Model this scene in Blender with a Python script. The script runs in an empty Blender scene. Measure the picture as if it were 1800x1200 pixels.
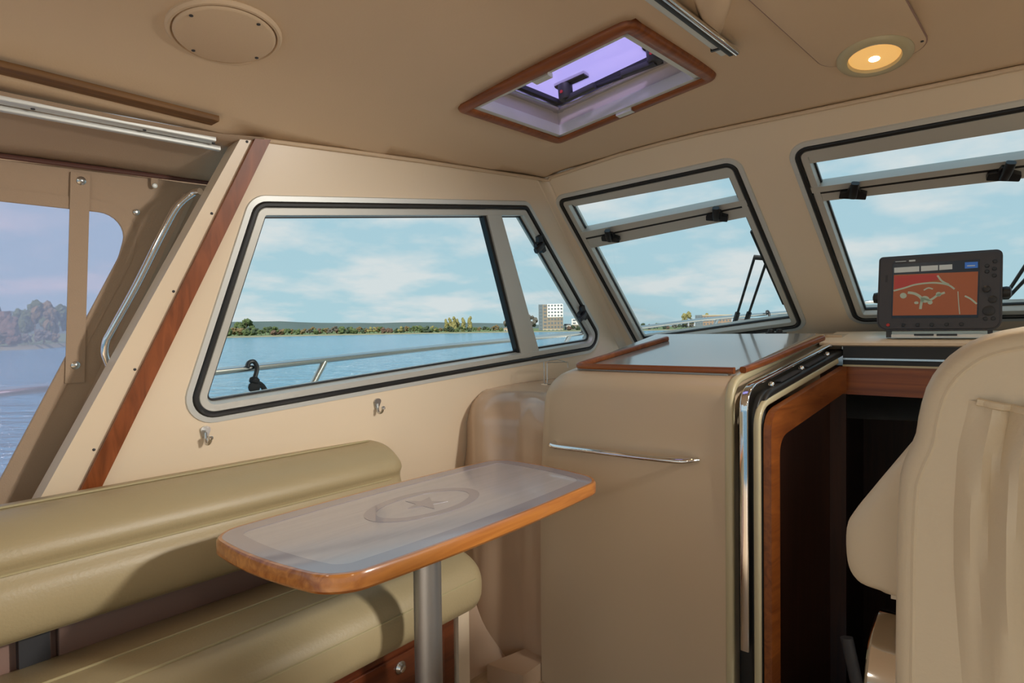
import bpy, bmesh, math, random
import numpy as np
from mathutils import Vector, Matrix
from mathutils.geometry import tessellate_polygon
random.seed(7)
S = bpy.context.scene
COL = S.collection
PI = math.pi

# ------------------------------------------------------------------ camera
# boat axes: X towards the bow, Y to port, Z up, cabin sole at z = 0
FPX, HC, PSI, ROLL, PITCH = 1060., 1.2, math.radians(39.7), 0.0125, math.atan(21.5/1060)
_z = np.array([0, 0, 1.])
_d0 = np.array([math.cos(PSI), math.sin(PSI), 0]); _r0 = np.array([math.sin(PSI), -math.cos(PSI), 0])
_d = math.cos(PITCH)*_d0 - math.sin(PITCH)*_z
_u0 = math.cos(PITCH)*_z + math.sin(PITCH)*_d0
_r = math.cos(ROLL)*_r0 - math.sin(ROLL)*_u0
_u = math.sin(ROLL)*_r0 + math.cos(ROLL)*_u0
CAM = np.array([0, 0, HC])
cd = bpy.data.cameras.new('camera'); cam = bpy.data.objects.new('camera', cd); COL.objects.link(cam)
cam.matrix_world = Matrix(((_r[0], _u[0], -_d[0], 0), (_r[1], _u[1], -_d[1], 0), (_r[2], _u[2], -_d[2], HC), (0, 0, 0, 1)))
cd.sensor_width = 36; cd.lens = FPX*36/1800; cd.clip_start = 0.02; cd.clip_end = 9000
S.camera = cam

# ------------------------------------------------------------------ world, sun, exposure
w = bpy.data.worlds.new('sky'); S.world = w; w.use_nodes = True
nt = w.node_tree; nt.nodes.clear()
def _n(t, **k):
    n = nt.nodes.new(t)
    for a, b in k.items(): setattr(n, a, b)
    return n
tc = _n('ShaderNodeTexCoord'); sep = _n('ShaderNodeSeparateXYZ'); nt.links.new(tc.outputs['Generated'], sep.inputs[0])
zz = _n('ShaderNodeMath', operation='MAXIMUM'); nt.links.new(sep.outputs['Z'], zz.inputs[0]); zz.inputs[1].default_value = 0
za = _n('ShaderNodeMath', operation='ADD'); nt.links.new(zz.outputs[0], za.inputs[0]); za.inputs[1].default_value = 0.22
dv = _n('ShaderNodeVectorMath', operation='DIVIDE'); nt.links.new(tc.outputs['Generated'], dv.inputs[0])
cb = _n('ShaderNodeCombineXYZ')
for i in range(3): nt.links.new(za.outputs[0], cb.inputs[i])
nt.links.new(cb.outputs[0], dv.inputs[1])
noi = _n('ShaderNodeTexNoise'); noi.inputs['Scale'].default_value = 2.0; noi.inputs['Detail'].default_value = 7; noi.inputs['Roughness'].default_value = .55
nt.links.new(dv.outputs[0], noi.inputs['Vector'])
rmp = _n('ShaderNodeValToRGB'); nt.links.new(noi.outputs['Fac'], rmp.inputs[0])
rmp.color_ramp.elements[0].position = .43; rmp.color_ramp.elements[0].color = (0, 0, 0, 1)
rmp.color_ramp.elements[1].position = .62; rmp.color_ramp.elements[1].color = (1, 1, 1, 1)
grad = _n('ShaderNodeValToRGB'); nt.links.new(zz.outputs[0], grad.inputs[0])
grad.color_ramp.elements[0].position = 0; grad.color_ramp.elements[0].color = (.44, .64, .72, 1)
grad.color_ramp.elements[1].position = .7; grad.color_ramp.elements[1].color = (.36, .57, .74, 1)
mix = _n('ShaderNodeMix', data_type='RGBA'); nt.links.new(rmp.outputs[0], mix.inputs[0])
nt.links.new(grad.outputs[0], mix.inputs[6]); mix.inputs[7].default_value = (.70, .745, .77, 1)
bg = _n('ShaderNodeBackground'); nt.links.new(mix.outputs[2], bg.inputs[0]); bg.inputs[1].default_value = 1.0
wo = _n('ShaderNodeOutputWorld'); nt.links.new(bg.outputs[0], wo.inputs[0])

sl = bpy.data.lights.new('sun', 'SUN'); sl.energy = 7.0; sl.angle = math.radians(6); sl.color = (1, .93, .82)
sun = bpy.data.objects.new('sun', sl); COL.objects.link(sun)
sun.rotation_euler = Vector((.72, .32, -.60)).to_track_quat('-Z', 'Y').to_euler()

S.view_settings.view_transform = 'Standard'; S.view_settings.look = 'None'
S.view_settings.gamma = 1; S.view_settings.use_curve_mapping = False
S.view_settings.exposure = 0.0

# ------------------------------------------------------------------ pixel -> place helpers
def ray(x, y): return _d + (x-900)/FPX*_r - (y-600)/FPX*_u
def hit(x, y, n, p):
    v = ray(x, y); n = np.array(n, float)
    return CAM + v*(np.dot(np.array(p, float)-CAM, n)/np.dot(v, n))
def onX(x, y, F): return hit(x, y, (1, 0, 0), (F, 0, 0))
def onY(x, y, F): return hit(x, y, (0, 1, 0), (0, F, 0))
def onZ(x, y, F): return hit(x, y, (0, 0, 1), (0, 0, F))
def V(*a): return np.array(a, float)
def unit(v): v = np.array(v, float); return v/np.linalg.norm(v)

# ------------------------------------------------------------------ materials
def s2l(c):
    c = [x/255 for x in c]
    return tuple((x/12.92 if x <= .04045 else ((x+.055)/1.055)**2.4) for x in c)
def mat(name, col, rough=.5, metal=0., coat=0., spec=.5, bump=None, var=0., vscale=6., trans=None, emit=None):
    m = bpy.data.materials.new(name); m.use_nodes = True
    t = m.node_tree; b = t.nodes['Principled BSDF']
    col = tuple(col)+(1,)
    b.inputs['Base Color'].default_value = col
    b.inputs['Roughness'].default_value = rough; b.inputs['Metallic'].default_value = metal
    b.inputs['Coat Weight'].default_value = coat; b.inputs['Coat Roughness'].default_value = .06
    b.inputs['Specular IOR Level'].default_value = spec
    co = t.nodes.new('ShaderNodeTexCoord')
    if var:
        no = t.nodes.new('ShaderNodeTexNoise'); no.inputs['Scale'].default_value = vscale; no.inputs['Detail'].default_value = 4
        t.links.new(co.outputs['Object'], no.inputs['Vector'])
        mx = t.nodes.new('ShaderNodeMix'); mx.data_type = 'RGBA'
        mx.inputs[6].default_value = tuple(c*(1-var) for c in col[:3])+(1,); mx.inputs[7].default_value = tuple(min(1, c*(1+var)) for c in col[:3])+(1,)
        t.links.new(no.outputs['Fac'], mx.inputs[0]); t.links.new(mx.outputs[2], b.inputs['Base Color'])
    if bump:
        sc, st = bump
        no = t.nodes.new('ShaderNodeTexNoise'); no.inputs['Scale'].default_value = sc; no.inputs['Detail'].default_value = 3
        t.links.new(co.outputs['Object'], no.inputs['Vector'])
        bp = t.nodes.new('ShaderNodeBump'); bp.inputs['Strength'].default_value = st; bp.inputs['Distance'].default_value = .002
        t.links.new(no.outputs['Fac'], bp.inputs['Height']); t.links.new(bp.outputs[0], b.inputs['Normal'])
    if emit:
        b.inputs['Emission Color'].default_value = tuple(emit[0])+(1,); b.inputs['Emission Strength'].default_value = emit[1]
    return m
def wood(name, dark, light, axis=0, rough=.3, coat=.6, scale=1.):
    m = bpy.data.materials.new(name); m.use_nodes = True
    t = m.node_tree; b = t.nodes['Principled BSDF']
    co = t.nodes.new('ShaderNodeTexCoord'); mp = t.nodes.new('ShaderNodeMapping')
    sc = [38*scale]*3; sc[axis] = 2.2*scale; mp.inputs['Scale'].default_value = sc
    t.links.new(co.outputs['Object'], mp.inputs[0])
    no = t.nodes.new('ShaderNodeTexNoise'); no.inputs['Scale'].default_value = 1; no.inputs['Detail'].default_value = 6; no.inputs['Distortion'].default_value = 1.2
    t.links.new(mp.outputs[0], no.inputs['Vector'])
    r = t.nodes.new('ShaderNodeValToRGB'); t.links.new(no.outputs['Fac'], r.inputs[0])
    r.color_ramp.elements[0].position = .3; r.color_ramp.elements[0].color = tuple(dark)+(1,)
    r.color_ramp.elements[1].position = .72; r.color_ramp.elements[1].color = tuple(light)+(1,)
    t.links.new(r.outputs[0], b.inputs['Base Color'])
    b.inputs['Roughness'].default_value = rough; b.inputs['Coat Weight'].default_value = coat; b.inputs['Coat Roughness'].default_value = .08
    return m
def glass(name, tint=(1, 1, 1), refl=.06, haze=0., hazecol=(.8, .8, .9), rough=.0):
    m = bpy.data.materials.new(name); m.use_nodes = True
    t = m.node_tree; t.nodes.clear()
    o = t.nodes.new('ShaderNodeOutputMaterial'); tr = t.nodes.new('ShaderNodeBsdfTransparent'); tr.inputs[0].default_value = tuple(tint)+(1,)
    gl = t.nodes.new('ShaderNodeBsdfGlossy'); gl.inputs['Roughness'].default_value = rough
    lw = t.nodes.new('ShaderNodeFresnel'); lw.inputs['IOR'].default_value = 1.3
    ml = t.nodes.new('ShaderNodeMath'); ml.operation = 'MULTIPLY'; ml.inputs[1].default_value = refl*8
    t.links.new(lw.outputs[0], ml.inputs[0])
    m1 = t.nodes.new('ShaderNodeMixShader'); t.links.new(ml.outputs[0], m1.inputs[0]); t.links.new(tr.outputs[0], m1.inputs[1]); t.links.new(gl.outputs[0], m1.inputs[2])
    last = m1
    if haze:
        a = t.nodes.new('ShaderNodeBsdfTranslucent'); a.inputs[0].default_value = tuple(hazecol)+(1,)
        m2 = t.nodes.new('ShaderNodeMixShader'); m2.inputs[0].default_value = haze
        t.links.new(m1.outputs[0], m2.inputs[1]); t.links.new(a.outputs[0], m2.inputs[2]); last = m2
    t.links.new(last.outputs[0], o.inputs[0])
    return m
CREAM = (.84, .69, .51)
M = dict(
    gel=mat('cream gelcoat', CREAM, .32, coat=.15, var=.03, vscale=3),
    gelgloss=mat('glossy gelcoat', (.60, .43, .30), .22, coat=.6, var=.03, vscale=3),
    liner=mat('headliner', (.68, .515, .35), .6, bump=(220, .12), var=.03, vscale=4),
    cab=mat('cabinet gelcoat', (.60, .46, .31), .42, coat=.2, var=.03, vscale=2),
    lip=mat('edge moulding', (.55, .48, .30), .35, coat=.3),
    alu=mat('satin aluminium', (.60, .59, .54), .40, metal=.35, bump=(60, .05)),
    alu_light=mat('pale anodised flange', (.68, .69, .66), .45, metal=.35),
    rubber=mat('black rubber', (.012, .012, .012), .45),
    black=mat('black plastic', (.012, .012, .014), .4, bump=(90, .1)),
    dark=mat('dark grey plastic', (.045, .045, .05), .45),
    chrome=mat('polished stainless', (.80, .80, .80), .08, metal=1.),
    steel=mat('brushed stainless', (.62, .62, .60), .25, metal=1.),
    tubegrey=mat('grey anodised tube', (.40, .40, .40), .38, metal=.8, bump=(40, .04)),
    teak=wood('varnished teak', (.17, .042, .008), (.32, .085, .022), 2, rough=.4, coat=.15),
    teakx=wood('varnished teak along', (.17, .042, .008), (.34, .098, .018), 0, rough=.4, coat=.15),
    teaky=wood('varnished teak across', (.17, .042, .008), (.34, .098, .018), 1, rough=.4, coat=.15),
    batten=wood('weathered teak batten', (.12, .052, .012), (.26, .12, .03), 0, rough=.6, coat=0),
    barmat=mat('dark red bar sleeve', (.10, .038, .028), .5),
    edge=wood('table edge teak', (.30, .085, .016), (.62, .25, .055), 0),
    mahog=wood('mahogany panel', (.10, .022, .008), (.20, .05, .016), 0),
    shadewood=wood('cabin wood with painted shade', (.030, .010, .005), (.055, .018, .008), 2, coat=.1, rough=.5),  # shade of the companionway recess put into the wood colour
    leather=mat('olive beige leather', (.42, .335, .19), .42, bump=(160, .25), var=.05, vscale=5),
    seatlea=mat('cream leather', (.72, .60, .43), .45, bump=(140, .25), var=.04, vscale=5),
    welt=mat('leather welt', (.46, .39, .22), .45),
    canvas=mat('beige canvas', (.42, .30, .205), .85, bump=(400, .3), var=.06, vscale=4),
    vinylpanel=mat('mauve panel', (.33, .20, .16), .5),
    laminate=wood('bleached table veneer', (.40, .375, .395), (.47, .44, .46), 0, rough=.22, coat=.8, scale=.6),
    inlay=mat('grey inlay', (.30, .27, .31), .22, coat=.8),
    worktop=mat('grey worktop laminate', (.36, .36, .34), .16, coat=.5),
    glass=glass('window glass', (.97, .99, .98), .02),
    vinyl=glass('clear vinyl', (.97, .91, .99), .05, haze=.30, hazecol=(.97, .90, .97), rough=.05),
    purple=glass('tinted acrylic', (.70, .64, .90), .03, haze=.45, hazecol=(.56, .50, .78)),
    white=mat('white plastic', (.62, .56, .52), .4),
    red=mat('red plastic', (.5, .03, .02), .4),
    lens=mat('lamp lens', (.8, .55, .25), .3, emit=((.80, .43, .12), .75)),
    bulb=mat('lamp bulb', (1, .9, .7), .3, emit=((1, .85, .55), 14)),
    floor=wood('teak sole', (.40, .28, .17), (.52, .38, .24), 0, rough=.6, coat=.0),
    deck=mat('grey deck paint', (.55, .54, .50), .7, bump=(300, .3)),
    hull=mat('white hull', (.75, .74, .70), .3, coat=.3),
    rope=mat('black rope', (.010, .010, .012), .8, bump=(200, .5)),
)

# ------------------------------------------------------------------ mesh helpers
def mk(name, verts, faces, m=None, parent=None, smooth=False, mats=None, mi=None):
    me = bpy.data.meshes.new(name)
    me.from_pydata([tuple(map(float, v)) for v in verts], [], [tuple(f) for f in faces])
    bm = bmesh.new(); bm.from_mesh(me); bmesh.ops.recalc_face_normals(bm, faces=bm.faces)
    if smooth:
        for f in bm.faces: f.smooth = True
        for e in bm.edges:
            if len(e.link_faces) == 2 and e.calc_face_angle(0) > math.radians(38): e.smooth = False
    bm.to_mesh(me); bm.free()
    if mats:
        for k in mats: me.materials.append(M[k])
        for p, i in zip(me.polygons, mi): p.material_index = i
    else: me.materials.append(M[m] if isinstance(m, str) else m)
    o = bpy.data.objects.new(name, me); COL.objects.link(o)
    if parent:
        o.parent = parent
        o.matrix_parent_inverse = Matrix.Translation(-parent.location) if parent.type == 'EMPTY' else Matrix()
    return o
def tag(o, label, cat=None, group=None, kind=None):
    o['label'] = label
    if cat: o['category'] = cat
    if group: o['group'] = group
    if kind: o['kind'] = kind
    return o
def thing(name, label, cat, loc=(0, 0, 0), group=None, kind=None):
    o = bpy.data.objects.new(name, None); COL.objects.link(o); o.location = tuple(map(float, loc)); o.empty_display_size = .1
    return tag(o, label, cat, group, kind)
class MB:
    def __init__(s): s.v = []; s.f = []
    def add(s, v, f):
        k = len(s.v); s.v += [np.array(a, float) for a in v]; s.f += [tuple(i+k for i in q) for q in f]; return s
    def obj(s, name, m, parent=None, smooth=True): return mk(name, s.v, s.f, m, parent, smooth)
def frames(pts, closed=False, up=None):
    pts = [np.array(p, float) for p in pts]; n = len(pts); out = []
    prev = None
    for i in range(n):
        if closed: t = pts[(i+1) % n]-pts[i-1]
        else: t = pts[min(i+1, n-1)]-pts[max(i-1, 0)]
        t = unit(t)
        if up is not None: a = np.array(up, float)
        elif prev is None: a = V(0, 0, 1) if abs(t[2]) < .9 else V(1, 0, 0)
        else: a = prev
        a = unit(a - t*np.dot(a, t)); prev = a
        out.append((t, a, np.cross(t, a)))
    return pts, out
def sweep(pts, prof, closed=False, up=None, caps=True):
    """prof: closed 2-D outline (a along up, b along side)"""
    pts, fr = frames(pts, closed, up); n = len(pts); k = len(prof); v = []; f = []
    for i, (p, (t, a, b)) in enumerate(zip(pts, fr)):
        for q in prof: v.append(p + a*q[0] + b*q[1])
    for i in range(n if closed else n-1):
        j = (i+1) % n
        for c in range(k): f.append((i*k+c, i*k+(c+1) % k, j*k+(c+1) % k, j*k+c))
    if caps and not closed: f.append(tuple(range(k))); f.append(tuple(range((n-1)*k, n*k)))
    return v, f
def circ(r, k=10): return [(r*math.cos(2*PI*i/k), r*math.sin(2*PI*i/k)) for i in range(k)]
def rectp(h, w_): return [(-h/2, -w_/2), (h/2, -w_/2), (h/2, w_/2), (-h/2, w_/2)]
def rrect(h, w_, r, k=4):
    o = []
    for cx, cy, a0 in ((h/2-r, w_/2-r, 0), (-h/2+r, w_/2-r, PI/2), (-h/2+r, -w_/2+r, PI), (h/2-r, -w_/2+r, 3*PI/2)):
        for i in range(k+1): o.append((cx+r*math.cos(a0+i*PI/2/k), cy+r*math.sin(a0+i*PI/2/k)))
    return o
def tube(pts, r, k=10, closed=False): return sweep(pts, circ(r, k), closed)
def smoothpath(P, rad, k=6):
    """round the inner corners of an open polyline"""
    P = [np.array(p, float) for p in P]; out = [P[0]]
    for i in range(1, len(P)-1):
        r_ = rad[i] if isinstance(rad, (list, tuple)) else rad
        a = P[i-1]-P[i]; b = P[i+1]-P[i]; la, lb = np.linalg.norm(a), np.linalg.norm(b)
        d_ = min(r_, la*.48, lb*.48); s = P[i]+a/la*d_; e = P[i]+b/lb*d_
        for j in range(k+1):
            t = j/k; out.append((1-t)**2*s + 2*t*(1-t)*P[i] + t*t*e)
    out.append(P[-1]); return out
def bez(p0, p1, p2, p3, k=12):
    p0, p1, p2, p3 = (np.array(p, float) for p in (p0, p1, p2, p3))
    return [(1-t)**3*p0+3*t*(1-t)**2*p1+3*t*t*(1-t)*p2+t**3*p3 for t in np.linspace(0, 1, k+1)]
def catmull(P, k=8, closed=False):
    P = [np.array(p, float) for p in P]; n = len(P); out = []
    for i in range(n if closed else n-1):
        a, b, c, d_ = (P[(i+j) % n] if closed else P[min(max(i+j, 0), n-1)] for j in (-1, 0, 1, 2))
        for j in range(k):
            t = j/k; out.append(.5*((2*b)+(-a+c)*t+(2*a-5*b+4*c-d_)*t*t+(-a+3*b-3*c+d_)*t**3))
    if not closed: out.append(P[-1])
    return out
def roundpoly(P, rad, k=8):
    """rounded closed 2-D polygon"""
    n = len(P); out = []
    P = [np.array(p, float) for p in P]
    for i in range(n):
        r_ = rad[i] if isinstance(rad, (list, tuple)) else rad
        a = unit(P[i-1]-P[i]); b = unit(P[(i+1) % n]-P[i])
        ang = math.acos(max(-1, min(1, float(np.dot(a, b)))))
        d_ = r_/math.tan(ang/2); c = P[i]+unit(a+b)*r_/math.sin(ang/2)
        s = P[i]+a*d_-c; e = P[i]+b*d_-c
        a0 = math.atan2(s[1], s[0]); a1 = math.atan2(e[1], e[0]); da = (a1-a0+PI) % (2*PI)-PI
        for j in range(k+1): out.append(c+r_*V(math.cos(a0+da*j/k), math.sin(a0+da*j/k)))
    return out
def offset(L, d_):
    """offset closed 2-D loop inwards by d_"""
    L = [np.array(p, float) for p in L]; n = len(L)
    area = sum(L[i][0]*L[(i+1) % n][1]-L[(i+1) % n][0]*L[i][1] for i in range(n)); sg = 1 if area > 0 else -1
    out = []
    for i in range(n):
        t1 = L[i]-L[i-1]; t2 = L[(i+1) % n]-L[i]
        n1 = V(-t1[1], t1[0])*sg; n2 = V(-t2[1], t2[0])*sg
        n1 = n1/max(np.linalg.norm(n1), 1e-9); n2 = n2/max(np.linalg.norm(n2), 1e-9)
        m_ = n1+n2; q = np.dot(m_, m_)
        out.append(L[i]+m_*(2*d_/max(q, .8)))
    return out
class Plane:
    """flat panel: origin o, axes e1 (along), e2 (up), n (into the cabin)"""
    def __init__(s, o, e1, e2, n): s.o, s.e1, s.e2, s.n = (np.array(a, float) for a in (o, e1, e2, n))
    def uv(s, p): q = np.array(p)-s.o; return V(q@s.e1, q@s.e2)
    def px(s, x, y, h=0.): return s.uv(hit(x, y, s.n, s.o+s.n*h))
    def at(s, uv, h=0.): return s.o+s.e1*uv[0]+s.e2*uv[1]+s.n*h
def ringstrip(pl, loop, prof):
    """closed frame: prof = [(inward offset, height)] open strip swept round the loop, closed into a solid by its own first point"""
    rings = [[pl.at(p, h) for p in offset(loop, d_)] for d_, h in prof]; n = len(loop); k = len(prof); v = [p for r_ in rings for p in r_]; f = []
    for a in range(k):
        b = (a+1) % k
        for i in range(n): j = (i+1) % n; f.append((a*n+i, a*n+j, b*n+j, b*n+i))
    return v, f
def panel(pl, outer, holes, h0, h1):
    """plate with holes between heights h0 and h1"""
    loops = [list(outer)]+[list(h) for h in holes]
    flat = [p for L in loops for p in L]
    tris = tessellate_polygon([[Vector((p[0], p[1], 0)) for p in L] for L in loops])
    n = len(flat); v = [pl.at(p, h0) for p in flat]+[pl.at(p, h1) for p in flat]
    f = [tuple(t) for t in tris]+[tuple(i+n for i in reversed(t)) for t in tris]
    k = 0
    for L in loops:
        m_ = len(L)
        for i in range(m_): j = (i+1) % m_; f.append((k+i, k+j, k+j+n, k+i+n))
        k += m_
    return v, f
def box(x0, x1, y0, y1, z0, z1):
    v = [(x, y, z) for x in (x0, x1) for y in (y0, y1) for z in (z0, z1)]
    return v, [(0, 1, 3, 2), (4, 6, 7, 5), (0, 4, 5, 1), (2, 3, 7, 6), (0, 2, 6, 4), (1, 5, 7, 3)]
def bbox(name, b, m, parent=None, bev=.004, seg=2):
    v, f = box(*b); o = mk(name, v, f, m, parent)
    bm = bmesh.new(); bm.from_mesh(o.data); bmesh.ops.bevel(bm, geom=bm.edges[:], offset=bev, segments=seg, affect='EDGES', profile=.5)
    for q in bm.faces: q.smooth = True
    bm.to_mesh(o.data); bm.free(); return o
def obox(c, ax, ay, az, sx, sy, sz):
    """oriented box, full sizes"""
    c = np.array(c, float); v = [c+ax*sx/2*i+ay*sy/2*j+az*sz/2*k for i in (-1, 1) for j in (-1, 1) for k in (-1, 1)]
    return v, box(0, 1, 0, 1, 0, 1)[1]
def lathe(c, axis, prof, k=20):
    """prof [(r, h)]"""
    axis = unit(axis); a = V(0, 0, 1) if abs(axis[2]) < .9 else V(1, 0, 0); a = unit(a-axis*(a@axis)); b = np.cross(axis, a); c = np.array(c, float)
    v = []; f = []
    for r_, h in prof:
        for i in range(k): t = 2*PI*i/k; v.append(c+axis*h+(a*math.cos(t)+b*math.sin(t))*r_)
    for j in range(len(prof)-1):
        for i in range(k): v_ = (i+1) % k; f.append((j*k+i, j*k+v_, (j+1)*k+v_, (j+1)*k+i))
    f.append(tuple(range(k))); f.append(tuple(range((len(prof)-1)*k, len(prof)*k)))
    return v, f
def loft(prof, xs, rnd=.05, k=6, scale=None):
    """cushion: closed YZ profile swept along X between xs, ends rounded over rnd"""
    P = [np.array(p, float) for p in prof]; L0 = P
    x0, x1 = xs; rings = []
    for i in range(k+1):
        a = PI/2*i/k; rings.append((x0+rnd*(1-math.sin(a)), rnd*(1-math.sin(a)) if False else rnd*(1-math.cos(PI/2-a))))
    st = [(x0+rnd*(1-math.cos(PI/2*i/k)), rnd*(1-math.sin(PI/2*i/k))) for i in range(k+1)]
    en = [(x1-(q-x0), d_) for q, d_ in reversed(st)]
    mid = [(x0+rnd+(x1-x0-2*rnd)*t, 0) for t in np.linspace(0, 1, 9)[1:-1]]
    v = []; f = []; n = len(P); R = st+mid+en
    for x, d_ in R:
        cen_ = sum(L0)/len(L0)
        for p in ([cen_+(q-cen_)*(1-d_/scale) for q in L0] if scale else offset(L0, d_)): v.append((x, p[0], p[1]))
    for i in range(len(R)-1):
        for c in range(n): f.append((i*n+c, i*n+(c+1) % n, (i+1)*n+(c+1) % n, (i+1)*n+c))
    for b_, d_ in ((0, R[0][1]), ((len(R)-1)*n, R[-1][1])):
        f += [tuple(b_+i for i in t) for t in tessellate_polygon([[Vector((p[0], p[1], 0)) for p in (L0 if scale else offset(L0, d_))]])]
    return v, f
YC = -.05                                    # centre line of the boat

# ------------------------------------------------------------------ the shell
# port side wall: leans in towards the top and tapers forward
P1, P2, P3 = V(.82, 1.5, 1.705), V(1.83, 1.39, 1.777), V(1.2, 1.6, 1.0)
nw = unit(np.cross(P2-P1, P3-P1)); nw = -nw if nw[1] > 0 else nw
e1 = unit(V(1, 0, 0)-nw*nw[0]); e2 = unit(np.cross(nw, e1)); e2 = e2 if e2[2] > 0 else -e2
WP = Plane(P1, e1, e2, nw)
# windscreen plane: raked, top edge aft
ns = unit(V(-1, -.05, -1.08)); f1 = unit(V(0, -1, 0)-ns*(-ns[1])); f2 = unit(np.cross(ns, f1)); f2 = f2 if f2[2] > 0 else -f2
FP = Plane(V(3.86-1.08*1.813, 0, 1.813), f1, f2, ns)
def plane_cross(z):                          # port corner at height z
    A = np.array([WP.n[:2], FP.n[:2]]); b = V(WP.n@WP.o-WP.n[2]*z, FP.n@FP.o-FP.n[2]*z)
    s = np.linalg.solve(A, b); return V(s[0], s[1], z)
ctop, cbot = plane_cross(1.775), plane_cross(.60)

# --- ceiling
def camber(y): t = max(0, abs(y-YC)-.25); return 1.885-.073*t*t
SIDE = [(-2.2, 1.56, 1.62), (-1, 1.56, 1.655), (.3, 1.54, 1.68), (.70, 1.515, 1.693), (.82, 1.5, 1.705), (1.3, 1.447, 1.74), (ctop[0], ctop[1], ctop[2]), (2.2, ctop[1]-.03, 1.80)]
def side_y(x): return float(np.interp(x, [s[0] for s in SIDE], [s[1] for s in SIDE]))
def side_z(x): return float(np.interp(x, [s[0] for s in SIDE], [s[2] for s in SIDE]))
def front_z(y): a = abs(y-YC); return float(np.interp(a, [0, .85, 1.07, 1.44], [1.813, 1.813, 1.805, ctop[2]]))
def front_x(y): return float((FP.n@FP.o-FP.n[2]*front_z(y)-FP.n[1]*y)/FP.n[0])
def ss(t): t = max(0., min(1., t)); return t*t
def ceil_z(x, y):
    a = abs(y-YC); ya = YC+a
    c = camber(y); sy = side_y(x); s = ss((ya-(sy-.30))/.30)
    z = c+(side_z(x)-camber(sy))*s
    fx = front_x(y); t = ss((x-(fx-.42))/.42)
    return z+(front_z(y)-(camber(y)*(1-s)+side_z(x)*s))*t*(1-0*s)
def onceil(x, y, drop=0.):
    v = ray(x, y); lo, hi = .3, 6.
    for _ in range(50):
        m_ = (lo+hi)/2; p = CAM+v*m_
        if p[2] > ceil_z(p[0], p[1])-drop: hi = m_
        else: lo = m_
    return CAM+v*lo
HX0, HX1, HY0, HY1 = 1.195, 1.600, .632, 1.168       # hatch opening in the roof
fxs = [-2.2+.1*i for i in range(30)]+[.8+.05*i for i in range(24)]
xs = sorted(set(round(x, 3) for x in fxs if min(abs(x-HX0), abs(x-HX1)) > .02)|{HX0, HX1, -2.2})
ts = sorted(set([i/36 for i in range(37)]))
NY = 44
v = []; f = []
# columns run in y; at each x the line runs from the port edge to the starboard edge; hatch columns are exact
ys0 = sorted(set([round(1.56-.05*i, 3) for i in range(66) if min(abs(1.56-.05*i-HY0), abs(1.56-.05*i-HY1)) > .02])|{HY0, HY1})
def line_x(u, y):                               # u in 0..1 along the boat to the curved front edge
    return u
rows = [x for x in xs if x < 1.70]
tail = [0, .2, .4, .6, .8, .92, 1.0]
nx = len(rows)+len(tail)-1
idx = {}
for i in range(nx):
    for j, y in enumerate(ys0):
        yy = y
        if i < len(rows): x = rows[i]
        else:
            x = rows[-1]
        lim = side_y(x); yy = min(max(y, 2*YC-lim), lim)
        if i >= len(rows):
            t = tail[i-len(rows)+1]; fx = front_x(yy); x = rows[-1]+(fx-rows[-1])*t
            lim = side_y(x); yy = min(max(yy, 2*YC-lim), lim); fx = front_x(yy); x = rows[-1]+(fx-rows[-1])*t
        idx[i, j] = len(v); v.append((x, yy, ceil_z(x, yy)))
for i in range(nx-1):
    for j in range(len(ys0)-1):
        if i < len(rows)-1:
            xm, ym = (rows[i]+rows[i+1])/2, (ys0[j]+ys0[j+1])/2
            if HX0 < xm < HX1 and HY0 < ym < HY1: continue
        q = [idx[i, j], idx[i+1, j], idx[i+1, j+1], idx[i, j+1]]
        if len({tuple(np.round(v[a], 5)) for a in q}) < 3: continue
        f.append(q)
o = mk('ceiling', v, f, 'liner', None, True)
bm = bmesh.new(); bm.from_mesh(o.data); bmesh.ops.remove_doubles(bm, verts=bm.verts, dist=1e-5)
bmesh.ops.recalc_face_normals(bm, faces=bm.faces)
if sum(q.normal.z for q in bm.faces) > 0: bmesh.ops.reverse_faces(bm, faces=bm.faces)
for q in bm.faces: q.smooth = True
bm.to_mesh(o.data); bm.free()
sm = o.modifiers.new('thickness', 'SOLIDIFY'); sm.thickness = .04; sm.offset = -1
tag(o, 'beige padded cabin headliner curving down at the edges', 'ceiling', kind='structure')

# --- port side wall with its window opening and the raked aft post
w1px = [(305, 756), (1073, 614), (928, 353), (439, 342)]
w1 = roundpoly([WP.px(*p) for p in w1px], [.075, .075, .05, .06], 9)
aft_t, aft_b = WP.px(428, 234), WP.px(75, 868)
dirb = unit(aft_b-aft_t); aft_low = aft_t+dirb*((aft_t[1]-(-1.70))/-dirb[1])
FIL = .075                                          # corner fillet set-back
def fil_pts(z):
    c = plane_cross(z); a = c-unit(WP.e1)*.05; b = c+f1*.018
    return a, c, b
ctl = [WP.uv(fil_pts(1.785)[0]), WP.uv(fil_pts(.60)[0])]
outer = [aft_t, WP.uv(V(.82, side_y(.82), side_z(.82)+.004)), WP.uv(V(1.3, side_y(1.3), side_z(1.3)+.006)), WP.uv(V(1.6, side_y(1.6), side_z(1.6)+.006)), ctl[0], ctl[1], V(ctl[1][0], -1.70), aft_low]
hole1 = offset(w1, .012)
v, f = panel(WP, outer, [hole1], 0, -.055)
tag(mk('wall_port', v, f, 'gel'), 'cream moulded side wall around the large side window', 'wall', kind='structure')
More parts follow.
